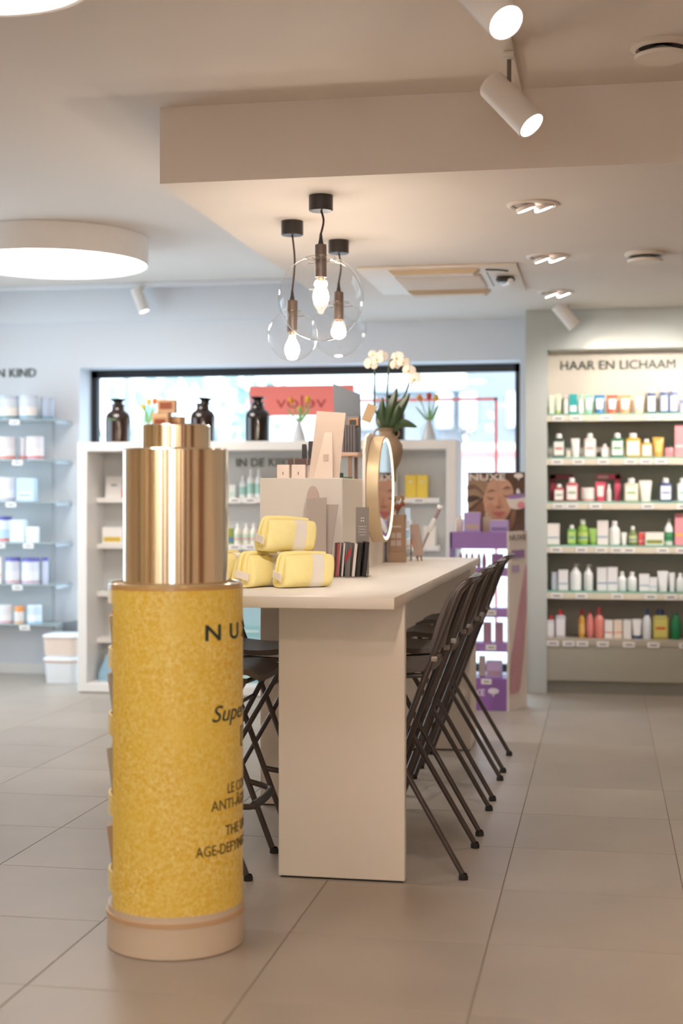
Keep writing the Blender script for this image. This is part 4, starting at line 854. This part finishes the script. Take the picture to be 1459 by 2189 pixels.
for (x, y, z, s, rz, ry) in ((-0.085, -0.01, 0.375, 1.0, 0.3, 0.1), (-0.05, -0.01, 0.40, 0.95, -0.2, -0.2), (-0.02, 0.0, 0.42, 0.85, 0.5, 0.3), (0.06, -0.02, 0.405, 1.0, -0.3, -0.1), (0.095, -0.02, 0.38, 0.95, 0.2, 0.2), (0.05, -0.03, 0.365, 0.8, 0.6, 0.0), (0.125, -0.02, 0.335, 0.95, 0.1, 0.3), (0.155, -0.03, 0.29, 1.0, -0.2, -0.15), (-0.075, 0.0, 0.425, 0.7, 0.1, 0.4)):
    f = put('flower', fl_me, None, oc, (x, y, z), (-0.15, ry, rz)); f.scale = (s, s, s)
    put('flower_lip', lathe([(0, -0.012), (0.006, -0.009), (0.007, 0), (0, 0.004)], 10, close=False), mat('#d9c26a', 0.5), f, (0, -0.009, -0.004), (0.5, 0, 0))
tg = thing('gift_tag', 'kraft paper tag hanging from the orchid stem', 'tag', (VB[0]-0.075, VB[1]-0.02, 1.86), (0, 0.38, 0))
put('card', B((-0.028, 0.028, -0.001, 0.001, -0.10, 0), bev=0.0004, seg=1), mat('#b39a78', 0.7), tg)
put('string', tube([(0, 0, -0.008), (0.012, 0.01, 0.016), (0.022, 0.02, 0.02)], 0.001, 6), mat('#8a7a60', 0.8), tg)

# things on top of the riser
zt = RZ+0.0003
gq = 'white product boxes on the riser'
for k, (x0, x1) in enumerate(((-1.453, -1.397), (-1.386, -1.323))):
    t = thing('white_carton', ('left' if k == 0 else 'right')+' small white carton with a dropper drawing on the riser', 'box', ((x0+x1)/2, 6.30, zt), group=gq)
    put('body', B(((x0-x1)/2, (x1-x0)/2, -0.035, 0.035, 0, 0.062), bev=0.001, seg=1), mat('#e6d6cc', 0.5), t)
    put('print', B((-0.002, 0.002, -0.0365, -0.034, 0.016, 0.03)), mat('#6a5f5a', 0.5), t)
t = thing('white_carton', 'grey sided white carton at the right of the dropper cartons', 'box', (-1.288, 6.33, zt), group=gq)
put('body', B((-0.033, 0.03, -0.03, 0.03, 0, 0.06), bev=0.001, seg=1), mat('#cfc8c6', 0.5), t)
t = thing('brown_carton', 'long dark brown carton lying across the white cartons', 'box', (-1.345, 6.32, zt+0.0625))
put('body', B((-0.065, 0.065, -0.03, 0.03, 0, 0.028), bev=0.001, seg=1), mat('#5b4844', 0.5), t)
for x in (-0.035, 0.025): put('seam', B((x, x+0.002, -0.031, 0.0, 0.001, 0.0285)), mat('#c9b9b0', 0.5), t)
for k, (x, hh) in enumerate(((-1.338, 0.058), (-1.308, 0.072), (-1.285, 0.064))):
    t = thing('black_carton', '%s small black carton standing on the dark brown carton' % ('left', 'tallest', 'right')[k], 'box', (x, 6.32, zt+0.0908), (0, 0, 0.25), group='small black cartons')
    put('body', B((-0.011, 0.011, -0.013, 0.013, 0, hh), bev=0.001, seg=1), mat('#262022', 0.45), t)
    put('flap', B((-0.010, 0.010, 0.010, 0.012, hh-0.001, hh+0.008)), mat('#262022', 0.45), t)
# placard seen from behind with its easel strut
t = thing('counter_placard', 'tall cream counter card seen from behind with a folding strut', 'placard', (-1.216, 6.20, zt))
lean = 0.02
put('sheet', loft([[(-0.084, 0.03, 0), (0.055, 0.03, 0), (0.055, 0.035, 0), (-0.084, 0.035, 0)], [(-0.052, 0.055, 0.302), (0.080, 0.055, 0.292), (0.080, 0.06, 0.292), (-0.052, 0.06, 0.302)]]), mat('#dcc8b8', 0.55), t)
s_ = put('strut', loft([[(-0.045, -0.045, 0.001), (0.04, -0.045, 0.001), (0.04, -0.042, 0.001), (-0.045, -0.042, 0.001)], [(-0.012, 0.04, 0.205), (0.022, 0.04, 0.205), (0.022, 0.043, 0.205), (-0.012, 0.043, 0.205)]]), mat('#e0cdbe', 0.55), t)
put('strut_tab', B((-0.008, 0.016, -0.016, -0.012, 0.075, 0.105)), mat('#d3bfb0', 0.55), s_)
put('hinge', B((-0.004, 0.014, 0.036, 0.041, 0.185, 0.192)), mat('#b9a597', 0.55), s_)
# little wooden stand with tester books
t = thing('wooden_stand', 'small brown wooden stand on the riser behind the placard', 'stand', (-1.265, 6.95, zt))
M_wood = mat('#7d5f4c', 0.5, var=0.15, scale=12)
put('board', B((-0.10, 0.088, -0.13, 0.10, 0.115, 0.135), bev=0.006), mat('#ab8f7f', 0.5, var=0.1, scale=12), t)
for x, y in ((0.045, 0.06), (-0.08, 0.06), (-0.08, -0.11), (0.045, -0.11)): put('leg', B((x-0.008, x+0.008, y-0.008, y+0.008, 0, 0.116)), M_wood, t)
zb = zt+0.1355
for k in range(5):
    t = thing('tester_booklet', 'grey tester booklet, %s from left upright on the wooden stand' % ORD[k], 'booklet', (-1.268+k*0.0135, 6.93, zb), (0, 0, 0.12), group='grey tester booklets')
    put('cover', B((-0.0055, 0.0055, -0.06, 0.06, 0, 0.135), bev=0.001, seg=1), mat('#57545a', 0.5), t)
    put('pages', B((-0.004, 0.004, -0.0605, 0.058, 0.003, 0.1355)), mat('#5a565a', 0.6), t)
t = thing('palette_box', 'grey makeup palette with raised lid on the wooden stand', 'palette', (-1.265, 7.02, zb), (0, 0, 0))
put('back_box', B((-0.06, 0.06, 0.0, 0.05, 0, 0.19), bev=0.002, seg=1), mat('#6e6f76', 0.45), t)
put('tray', B((0.01, 0.058, -0.03, 0.0, 0.137, 0.175), bev=0.002, seg=1), mat('#bd8756', 0.5), t)
put('tray_inset', B((0.014, 0.05, -0.032, -0.028, 0.142, 0.168)), M_dark, t)
put('lid', loft([[(-0.066, -0.02, 0.20), (0.062, 0.03, 0.17), (0.062, 0.036, 0.17), (-0.066, -0.014, 0.20)], [(-0.068, -0.03, 0.35), (0.06, 0.02, 0.295), (0.06, 0.026, 0.295), (-0.068, -0.024, 0.35)]]), mat('#737c88', 0.4), t)
t = thing('green_trinket', 'small dark green trinket on the riser beneath the wooden stand', 'trinket', (-1.20, 6.62, zt))
put('body', B((-0.03, 0.03, -0.01, 0.01, 0, 0.012), bev=0.003), mat('#2b4a3a', 0.4), t)
put('knob', lathe([(0, 0.01), (0.009, 0.01), (0.009, 0.03), (0, 0.032)], 14, close=False), mat('#20382c', 0.4), t, (-0.022, 0, 0))

# cut-out cardboard standees seen from behind, in front of the riser
def cutout(pts, x, y, label, col, rz=0):
    t = thing('cardboard_cutout', label, 'cutout', (x, y, CZ+0.0005), (0, 0, rz), group='grey cardboard cutouts')
    put('sheet', mesh_from(prism(pts, -0.003, 0.003), 'sheet', smooth=False), mat(col, 0.6), t)
    put('strut', mesh_from(prism([(-0.02, 0), (0.02, 0), (0.006, 0.14), (-0.006, 0.14)], 0.0, 0.004), 'strut', smooth=False), mat(col, 0.6), t, (0, 0.004, 0), (-0.25, 0, 0))
arc = [(-0.028*math.cos(a), 0.32+0.066*math.sin(a)) for a in [k*PI/8 for k in range(9)]]
cutout([(-0.028, 0)]+arc+[(0.028, 0)], -1.233, 6.0, 'tallest grey cardboard cutout with rounded top before the riser', '#cdb6ac')
cutout([(-0.045, 0), (-0.045, 0.33), (0.042, 0.335), (0.042, 0)], -1.21, 5.97, 'middle square topped grey cardboard cutout before the riser', '#b3a69d')
cutout([(-0.03, 0), (-0.03, 0.305), (0.045, 0.305), (0.012, 0.09), (0.012, 0)], -1.165, 5.99, 'lowest grey cutout with slanted right side before the riser', '#b3a69d')
cutout([(-0.035, 0), (-0.035, 0.18), (-0.02, 0.225), (0.01, 0.25), (0.03, 0.25), (0.03, 0)], -1.265, 6.03, 'small round shouldered grey cutout behind the yellow pouches', '#b0a6ae')

# pouches
M_yel = mat('#fbe9a2', 0.9, var=0.06, scale=30, bump=0.6, bscale=420); M_str = mat('#efe6da', 0.9, var=0.05, bump=0.6, bscale=420); M_tab = mat('#efe3d4', 0.7)
def pouch_ring(x, f, L, W_, H_, grow=0.0):
    n = 28; out = []
    for i in range(n):
        a = 2*PI*i/n; ca, sa = math.cos(a), math.sin(a)
        e = 0.62
        y = math.copysign(abs(ca)**e, ca); z = math.copysign(abs(sa)**e, sa)
        top = 1-0.22*(z+1)/2
        yy = y*W_/2*top*f+math.copysign(grow, y); zz = H_/2+z*H_/2*(f*0.15+0.85 if f < 1 else 1)+math.copysign(grow, z)
        sag = 0.004*math.sin(x*40+a*2)
        out.append((x+0.01*(z), yy+sag, max(zz, 0.0005)))
    return out
def pouch(loc, rot, label, L=0.205, W_=0.125, H_=0.122):
    t = thing('terry_pouch', label, 'pouch', loc, rot, 'yellow and white terry pouches')
    xs = [-0.5, -0.492, -0.47, -0.43, -0.3, -0.1, 0.1, 0.3, 0.43, 0.47, 0.492, 0.5]; fs = [0.70, 0.83, 0.93, 0.985, 1, 1.02, 1.02, 1, 0.985, 0.93, 0.83, 0.70]
    put('body', loft([pouch_ring(x*L, f, L, W_, H_) for x, f in zip(xs, fs)]), M_yel, t)
    put('stripe', loft([pouch_ring(x*L, f, L, W_, H_, 0.0012) for x, f in ((0.02, 1.018), (0.14, 1.02), (0.27, 1.005))], cap=False), M_str, t)
    zp = [(-0.5*L-0.008, 0, 0.02), (-0.5*L-0.004, 0, 0.07), (-0.5*L+0.012, 0, H_-0.004), (-0.3*L+0.01, 0, H_+0.003), (0.0, 0, H_+0.004), (0.4*L, 0, H_)]
    for s in (-1, 1):
        put('zip_fold', tube([(p[0], p[1]+s*0.012, p[2]) for p in smooth_path(zp, 5)], 0.0095, 10), M_yel, t)
    put('zip', tube([(p[0]-0.002, p[1], p[2]) for p in smooth_path(zp, 5)], 0.004, 8), mat('#efcf62', 0.7), t)
    put('tab', B((-0.5*L-0.022, -0.5*L-0.017, -0.036, 0.028, 0.034, 0.062), bev=0.001, seg=1), M_tab, t, (0, 0, 0), (0.22, 0, 0))
pouch((-1.10, 5.19, CZ+0.0008), (0, 0, 0.72), 'yellow pouch lying at lower right of the pile')
pouch((-1.272, 5.20, CZ+0.0008), (0, 0, 1.15), 'yellow pouch lying in the middle of the pile, white tab towards camera')
pouch((-1.425, 5.25, CZ+0.0008), (0, 0, 1.35), 'yellow pouch at left end of the pile beside the gold cap')
pouch((-1.175, 5.21, CZ+0.130), (0.0, 0.05, 0.75), 'topmost yellow pouch resting on two others')

# leaflet holder beside the pouches
h_ = thing('leaflet_holder', 'clear acrylic leaflet holder on the counter right of the pouches', 'holder', (-1.045, 5.90, CZ+0.0005))
M_acr = thin_glass('acrylic', (0.9, 0.9, 0.89), 1.45, 1.5)
put('base', B((-0.075, 0.075, -0.06, 0.06, 0, 0.004)), M_acr, h_)
for x, a in ((-0.068, 0.1), (-0.02, 0.22), (0.025, 0.3), (0.055, 0.02)):
    put('divider', B((-0.0015, 0.0015, -0.058, 0.058, 0.004, 0.145)), M_acr, h_, (x, 0, 0), (0, a*0.5, 0))
def leaf(x, tilt, col, edge, hgt, label, y=5.90, rz=0.28, th=0.006, wd=0.05):
    t = thing('leaflet', label, 'leaflet', (x, y, CZ+0.005), (0, tilt, rz), 'leaflets in the acrylic holder')
    put('cover', B((-th/2, th/2, -wd, wd, 0, hgt)), mat(col, 0.45), t)
    put('edge', B((-th/2+0.001, th/2-0.001, -wd-0.0008, -wd+0.002, 0.002, hgt-0.002)), mat(edge, 0.6), t)
    return t
a_ = leaf(-1.112, 0.05, '#8f3a3a', '#a84a48', 0.138, 'red edged leaflet at left end of the acrylic holder', th=0.01)
leaf(-1.092, 0.08, '#b0a8ae', '#cfc4c0', 0.14, 'pale printed leaflet second from left in the acrylic holder', th=0.008)
t = leaf(-1.07, 0.04, '#55504f', '#6a6462', 0.142, 'charcoal leaflet crossed by a red ribbon in the acrylic holder', th=0.022)
put('ribbon', loft([[(-0.012, -0.052, 0.055), (-0.012, -0.052, 0.085), (-0.012, -0.050, 0.085), (-0.012, -0.050, 0.055)], [(0.0125, -0.052, 0.095), (0.0125, -0.052, 0.125), (0.0125, -0.050, 0.125), (0.0125, -0.050, 0.095)]]), mat('#a8353a', 0.5), t)
leaf(-1.045, 0.10, '#c4b9b4', '#d6cac2', 0.138, 'cream leaflet in the middle of the acrylic holder', th=0.012)
leaf(-1.024, 0.09, '#3a2c2c', '#241c1c', 0.142, 'black leaflet leaning at right of centre in acrylic holder', th=0.012)
leaf(-0.998, 0.10, '#2a2224', '#1e181a', 0.145, 'black leaflet at right end of the acrylic holder', th=0.016)
t = thing('info_card', 'tall grey information card standing behind the leaflets', 'card', (-1.012, 5.97, CZ+0.0055), (-0.02, 0, 0.12))
put('sheet', B((-0.028, 0.028, -0.003, 0.003, 0, 0.288)), mat('#857a74', 0.5), t)
for (x, z, s) in ((-0.006, 0.262, 0.005), (0.003, 0.262, 0.005), (-0.006, 0.250, 0.005), (0.003, 0.250, 0.005)): put('emblem', B((x-s/2, x+s/2, -0.0042, -0.002, z-s/2, z+s/2)), mat('#e6dcd4', 0.5), t, (0.002, 0, -0.02))
for k, wv in enumerate((0.034, 0.03, 0.034, 0.024)): put('text_line', B((-wv/2, wv/2, -0.0042, -0.002, 0.205-0.012*k, 0.2075-0.012*k)), mat('#cfc4bc', 0.5), t)

# far end of the counter: kraft organiser, dried flowers, acrylic sleeve, mini easel, wand
t = thing('kraft_organizer', 'brown cardboard organizer with printed windows at far end of counter', 'organizer', (-1.062, 7.36, CZ+0.0005), (0, 0, 0.05))
M_kr = mat('#a98a70', 0.7, var=0.06)
put('body', B((-0.045, 0.04, -0.05, 0.05, 0, 0.245), bev=0.001, seg=1), M_kr, t)
put('front_step', B((-0.045, 0.052, -0.06, -0.05, 0, 0.055), bev=0.001, seg=1), M_kr, t)
for x in (-0.03, 0.0):
    for z in (0.085, 0.125): put('window_print', B((x, x+0.024, -0.053, -0.049, z, z+0.028)), mat('#c4b4a8', 0.5), t)
put('print_line', B((-0.03, 0.025, -0.052, -0.049, 0.18, 0.19)), mat('#c9b9aa', 0.5), t)
dz = thing('dried_flowers', 'bunch of dried brown and orange flowers in the kraft organizer', 'dried flowers', (-1.062, 7.36, CZ+0.245))
for k in range(9):
    a = k*2.4; rr = random.uniform(0.005, 0.035); hh = random.uniform(0.03, 0.09)
    put('stem', tube([(0, 0, 0.001), (rr*0.6*math.cos(a), rr*0.6*math.sin(a), hh*0.6), (rr*math.cos(a), rr*math.sin(a), hh)], 0.0015, 6), mat('#8a6f50', 0.7), dz)
    bm = bmesh.new()
    for q in range(7):
        c = Vector((rr*math.cos(a), rr*math.sin(a), hh))+Vector((random.uniform(-.01, .01), random.uniform(-.01, .01), random.uniform(-.012, .012)))
        bmesh.ops.create_icosphere(bm, subdivisions=1, radius=random.uniform(0.004, 0.008), matrix=Matrix.Translation(c))
    put('bloom', bm, mat(('#c4533a', '#a07a55', '#b0885e')[k % 3], 0.8, var=0.2), dz)
t = thing('acrylic_sleeve', 'slim clear sleeve of coloured sachets right of the kraft organizer', 'sleeve', (-1.022, 7.47, CZ+0.0005), (0, 0, 0.1))
put('shell', B((-0.014, 0.014, -0.03, 0.03, 0.0, 0.28)), M_acr, t)
for k, c in enumerate(('#c4d0d8', '#e0c9a8', '#9fbcd8', '#dcd6d0')): put('sachet', B((-0.008, 0.008, -0.024, 0.024, 0.02+0.05*k, 0.065+0.05*k), bev=0.002, seg=1), mat(c, 0.5), t)
t = thing('mini_easel', 'miniature wooden easel holding a beige card on the counter', 'easel', (-0.985, 7.53, CZ+0.0005), (0, 0, -0.1))
M_ea = mat('#a6865c', 0.6, var=0.1)
put('leg', tube([(-0.025, -0.01, 0), (-0.035, 0.02, 0.15)], 0.004, 8), M_ea, t)
put('leg', tube([(0.035, -0.02, 0), (-0.005, 0.02, 0.15)], 0.004, 8), M_ea, t)
put('leg', tube([(0.018, -0.035, 0), (-0.02, 0.015, 0.15)], 0.004, 8), M_ea, t)
put('card', loft([[(0.0, -0.04, 0.026), (0.048, -0.03, 0.03), (0.048, -0.026, 0.03), (0.0, -0.036, 0.026)], [(-0.042, 0.0, 0.19), (0.012, 0.01, 0.195), (0.012, 0.014, 0.195), (-0.042, 0.004, 0.19)]]), mat('#b89f92', 0.6, var=0.05), t)
put('print', B((0.004, 0.016, -0.033, -0.027, 0.07, 0.105)), mat('#d99a92', 0.6), t, (0, 0, 0), (0.0, -0.22, 0))
t = thing('cosmetic_wand', 'slim mauve and white wand leaning up behind the mini easel', 'wand', (-1.00, 7.66, CZ+0.0005), (0, 0.42, 0))
put('handle', tube([(0, 0, 0.004), (0, 0, 0.16)], 0.007, 12), mat('#b5a6ac', 0.4), t)
put('grip', lathe([(0.008, 0.16), (0.013, 0.175), (0.015, 0.2), (0.012, 0.235), (0.009, 0.245)], 16), mat('#f1f3f5', 0.3), t)
put('head', tube([(0, 0, 0.245), (0, 0, 0.30)], 0.011, 12), mat('#b39aa6', 0.4), t)
put('tip', lathe([(0.011, 0.30), (0.017, 0.305), (0.017, 0.318), (0.01, 0.322)], 16), mat('#f3f5f8', 0.3), t)

# ------------------------------------------------------------------ bar stools
def make_stool(loc, rz, label):
    """local +x is forward (seat front), origin on the floor"""
    t = thing('bar_stool', label, 'bar stool', loc, (0, 0, rz), 'black folding bar stools')
    M_t = mat('#4d433f', 0.35, 0.2, var=0.05); M_p = mat('#5a504a', 0.45, var=0.05)
    def lx(z): return 0.205-0.40*z/1.05
    L = []
    for s in (-1, 1):
        col_ = [(lx(z), s*0.20, z) for z in (0.02, 0.3, 0.6, 0.9)]+[(lx(0.98), s*0.199, 0.98), (lx(1.02)-0.006, s*0.192, 1.025), (lx(1.05)-0.022, s*0.175, 1.05)]
        L.append(col_)
    path = L[0]+[(-0.222, -0.14, 1.056), (-0.224, 0.0, 1.057), (-0.222, 0.14, 1.056)]+list(reversed(L[1]))
    put('back_frame', tube(smooth_path(path, 4), 0.0115, 12), M_t, t)
    for s in (-1, 1):
        put('rear_leg', tube([(-0.203, s*0.234, 0.02), (0.035, s*0.222, 0.43), (0.185, s*0.18, 0.70)], 0.0105, 12), M_t, t)
        put('foot_cap', lathe([(0.013, 0.022), (0.017, 0.012), (0.017, 0), (0, 0)], 16, close=False), mat('#1d1918', 0.7), t, (lx(0), s*0.20, 0))
        put('foot_cap', lathe([(0.013, 0.022), (0.017, 0.012), (0.017, 0), (0, 0)], 16, close=False), mat('#1d1918', 0.7), t, (-0.206, s*0.234, 0))
        put('pivot', lathe([(0.009, -0.008), (0.009, 0.008)], 14), mat('#8a827c', 0.35, 0.8), t, (lx(0.43), s*0.213, 0.43), (PI/2, 0, 0))
        put('seat_bracket', B((-0.026, -0.004, s*0.200-0.006, s*0.200+0.018, 0.737, 0.757), bev=0.004), mat('#a39a94', 0.4), t, (lx(0.77)+0.004, 0, 0.03))
    # seat: slightly dished board with rolled front
    rings = []
    for k in range(9):
        f = k/8; x = -0.085+f*0.32; wd = 0.175+0.02*math.sin(PI*f); dip = 0.742-0.014*math.sin(PI*min(1, f*1.1))-(0.03*max(0, f-0.82)/0.18)
        row = []
        for i in range(9):
            y = -wd+2*wd*i/8; row.append((x, y, dip+0.012*abs(2*i/8-1)**3))
        rings.append(row+[(x, y, z-0.02) for (x, y, z) in reversed(row)])
    put('seat', loft(rings), M_p, t)
    put('seat_rail', tube([(-0.07, -0.16, 0.712), (0.19, -0.165, 0.70), (0.205, 0, 0.70), (0.19, 0.165, 0.70), (-0.07, 0.16, 0.712)], 0.009, 10), M_t, t)
    # backrest panel hung in front of the frame, curving over at the top
    rings = []
    for k in range(8):
        z = 0.80+0.27*k/7; off = 0.012+0.012*math.sin(PI*k/7)-(0.035 if k == 7 else 0.012 if k == 6 else 0)
        row = []
        for i in range(9):
            y = -0.178+0.356*i/8; row.append((lx(z)+off-0.02*(1-(2*i/8-1)**2)+0.012, y, min(z, 1.068)))
        rings.append(row+[(x-0.016, y, z) for (x, y, z) in reversed(row)])
    put('backrest', loft(rings), M_p, t)
    fr = put('footrest', tube(smooth_path([(lx(0.27), -0.2, 0.27), (0.165, -0.185, 0.258), (0.208, -0.14, 0.25), (0.215, 0, 0.25), (0.208, 0.14, 0.25), (0.165, 0.185, 0.258), (lx(0.27), 0.2, 0.27)], 5), 0.011, 12), M_t, t)
    put('footrest_cover', tube(smooth_path([(0.209, -0.13, 0.251), (0.215, 0, 0.251), (0.209, 0.13, 0.251)], 5), 0.0155, 12), mat('#4a4644', 0.5), fr)
    put('cross_bar', tube([(0.125, -0.2, 0.60), (0.125, 0.2, 0.60)], 0.007, 10), M_t, t)
    return t
for k in range(4):
    make_stool((-0.697, 5.27+0.668*k, 0), PI, 'black folding bar stool on right of counter, %s from the camera' % ORD[k])
for k in range(2):
    make_stool((-1.442, 5.085+0.668*k, 0), 0, 'black folding bar stool on left of counter, %s the camera' % ('nearer' if k == 0 else 'farther from'))

# ------------------------------------------------------------------ giant serum bottle display
D = thing('giant_bottle_display', 'giant yellow serum bottle floor display with gold cap, at front left', 'display stand', (-1.289, 4.19, 0))
R0 = 0.205
def yellow_material():
    m = bpy.data.materials.new('yellow_serum_print'); m.use_nodes = True; nt = m.node_tree; b = nt.nodes['Principled BSDF']
    tc = nt.nodes.new('ShaderNodeTexCoord'); n = nt.nodes.new('ShaderNodeTexNoise'); n.inputs['Scale'].default_value = 85; n.inputs['Detail'].default_value = 3; n.inputs['Distortion'].default_value = 0.8
    n2 = nt.nodes.new('ShaderNodeTexNoise'); n2.inputs['Scale'].default_value = 5
    nt.links.new(tc.outputs['Object'], n.inputs['Vector']); nt.links.new(tc.outputs['Object'], n2.inputs['Vector'])
    cr = nt.nodes.new('ShaderNodeValToRGB'); e = cr.color_ramp.elements; e[0].position = 0.36; e[0].color = lin('#ecc032'); e[1].position = 0.66; e[1].color = lin('#fbe894')
    nt.links.new(n.outputs['Fac'], cr.inputs[0])
    mx = nt.nodes.new('ShaderNodeMixRGB'); mx.inputs[2].default_value = lin('#f4d660'); 
    mr = nt.nodes.new('ShaderNodeMapRange'); mr.inputs['From Min'].default_value = 0.35; mr.inputs['From Max'].default_value = 0.7; mr.inputs['To Max'].default_value = 0.7
    nt.links.new(n2.outputs['Fac'], mr.inputs['Value']); nt.links.new(mr.outputs[0], mx.inputs[0]); nt.links.new(cr.outputs[0], mx.inputs[1])
    nt.links.new(mx.outputs[0], b.inputs['Base Color']); b.inputs['Roughness'].default_value = 0.35
    return m
M_ser = yellow_material()
cu_, cw_ = math.radians(10.46), 0
def arc_shell(R, Rin, a0, a1, z0, z1, n=48):
    bm = bmesh.new(); V4 = []
    for i in range(n+1):
        a = a0+(a1-a0)*i/n; s, c = math.sin(a), -math.cos(a)
        V4.append([bm.verts.new((R*s, R*c, z0)), bm.verts.new((R*s, R*c, z1)), bm.verts.new((Rin*s, Rin*c, z1)), bm.verts.new((Rin*s, Rin*c, z0))])
    for p, q in zip(V4[:-1], V4[1:]):
        for k in range(4):
            j = (k+1) % 4; bm.faces.new((p[k], p[j], q[j], q[k]))
    bm.faces.new(V4[0]); bm.faces.new(list(reversed(V4[-1])))
    bmesh.ops.recalc_face_normals(bm, faces=bm.faces[:]); return bm
# angles: 0 faces -y, positive towards +x; the cut-away with shelves is at the far left
A_L, A_R = math.radians(-49), math.radians(205)
put('wrap', arc_shell(R0, R0-0.008, A_L, A_R, 0.125, 1.085), M_ser, D)
put('wrap_collar', arc_shell(R0, R0-0.008, math.radians(-155), A_L, 1.035, 1.085, 24), M_ser, D)
put('base', lathe([(0, 0.003), (R0+0.003, 0.003), (R0+0.003, 0.10), (R0, 0.104), (R0, 0.128), (0, 0.128)], 72, close=False), mat('#d8c8b4', 0.45), D)
put('base_ring', arc_shell(R0+0.0055, R0, math.radians(-180), math.radians(179.9), 0.094, 0.108, 72), mat('#cfae8a', 0.45), D)
put('foot', lathe([(0, 0), (R0-0.01, 0), (R0-0.01, 0.004)], 48, close=False), M_dark, D)
put('top_disc', lathe([(0, 1.080), (R0+0.001, 1.080), (R0+0.001, 1.090), (0, 1.090)], 72, close=False), mat('#cfa56a', 0.3, coat=0.5), D)
put('top_rim', tube([((R0-0.004)*math.cos(a*PI/36), (R0-0.004)*math.sin(a*PI/36), 1.0925) for a in range(72)], 0.004, 8, closed=True), mat('#e3cfa8', 0.1, trans=0.5), D)
put('core', B((-0.06, 0.02, -0.02, 0.10, 0.128, 1.08)), mat('#c9a04a', 0.5), D)
M_gold = mat('#faf3de', 0.13, 1.0, var=0.02, scale=2)
put('cap', lathe([(0.158, 1.090), (0.1605, 1.093), (0.1605, 1.497), (0.157, 1.502), (0.0, 1.502)], 96, close=False), M_gold, D).data.set_sharp_from_angle(angle=0.2)
put('cap_top', lathe([(0.103, 1.501), (0.1055, 1.504), (0.1055, 1.571), (0.102, 1.575), (0, 1.575)], 96, close=False), M_gold, D).data.set_sharp_from_angle(angle=0.2)
# shelves in the cut-away, with a lip at the full radius, each carrying cartons
for k, (z, hh) in enumerate(((0.885, 0.11), (0.685, 0.135), (0.445, 0.15), (0.215, 0.145))):
    sh = put('shelf', arc_shell(R0-0.012, 0.03, math.radians(-160), A_L, z-0.012, z, 20), mat('#e0bb62', 0.5), D)
    put('shelf_lip', arc_shell(R0-0.001, R0-0.009, math.radians(-158), A_L+0.002, z-0.045, z+0.015, 20), M_ser, sh)
    for q, ad in enumerate((-75, -112)):
        a = math.radians(ad); rr = R0-0.047
        t = thing('serum_carton', '%s serum carton on the %s ledge at left of giant bottle' % (('front', 'rear')[q], ('top', 'second', 'third', 'lowest')[k]), 'box', (-1.289+rr*math.sin(a), 4.19-rr*math.cos(a), z+0.0045), (0, 0, a), 'serum cartons in the giant bottle')
        t.rotation_euler = (0.13, 0, a)
        put('body', B((-0.034, 0.034, -0.03, 0.03, 0, hh), bev=0.001, seg=1), mat(('#c9b594', '#b9b2a6', '#b5ac98', '#bfa080')[k], 0.5), t)
        put('print', B((-0.026, 0.026, -0.0312, -0.029, 0.02, hh-0.02)), mat(('#d9c39a', '#d0c8bc', '#a89878', '#8f7448')[k], 0.5), t)
# lettering wrapped round the bottle; centred near the right-hand silhouette
M_ink = mat('#33413f', 0.5); M_ink2 = mat('#5f4a28', 0.5)
RW = R0+0.0008
def wrap(s, h, z, m, at, width, **kw): put_letters(text_bm(s, h, 0.0012, 'CENTER', wrapR=RW, at=math.radians(at), width=width, **kw), m, D, (0, 0, z), wrapped=True)
wrap('NUXE', 0.048, 0.932, M_ink, 85, 0.31, spacing=1.75, weight=0.0012)
wrap('Super Serum', 0.050, 0.690, M_ink, 104, 0.40, shear=0.28)
wrap('[10]', 0.050, 0.615, M_ink, 104, 0.11)
wrap('LE CONCENTRÉ', 0.032, 0.472, M_ink2, 103, 0.27)
wrap('ANTI-ÂGE UNIVERSEL', 0.032, 0.427, M_ink2, 103, 0.40)
wrap('THE UNIVERSAL', 0.032, 0.348, M_ink2, 103, 0.29)
wrap('AGE-DEFYING CONCENTRATE', 0.032, 0.297, M_ink2, 103, 0.50)
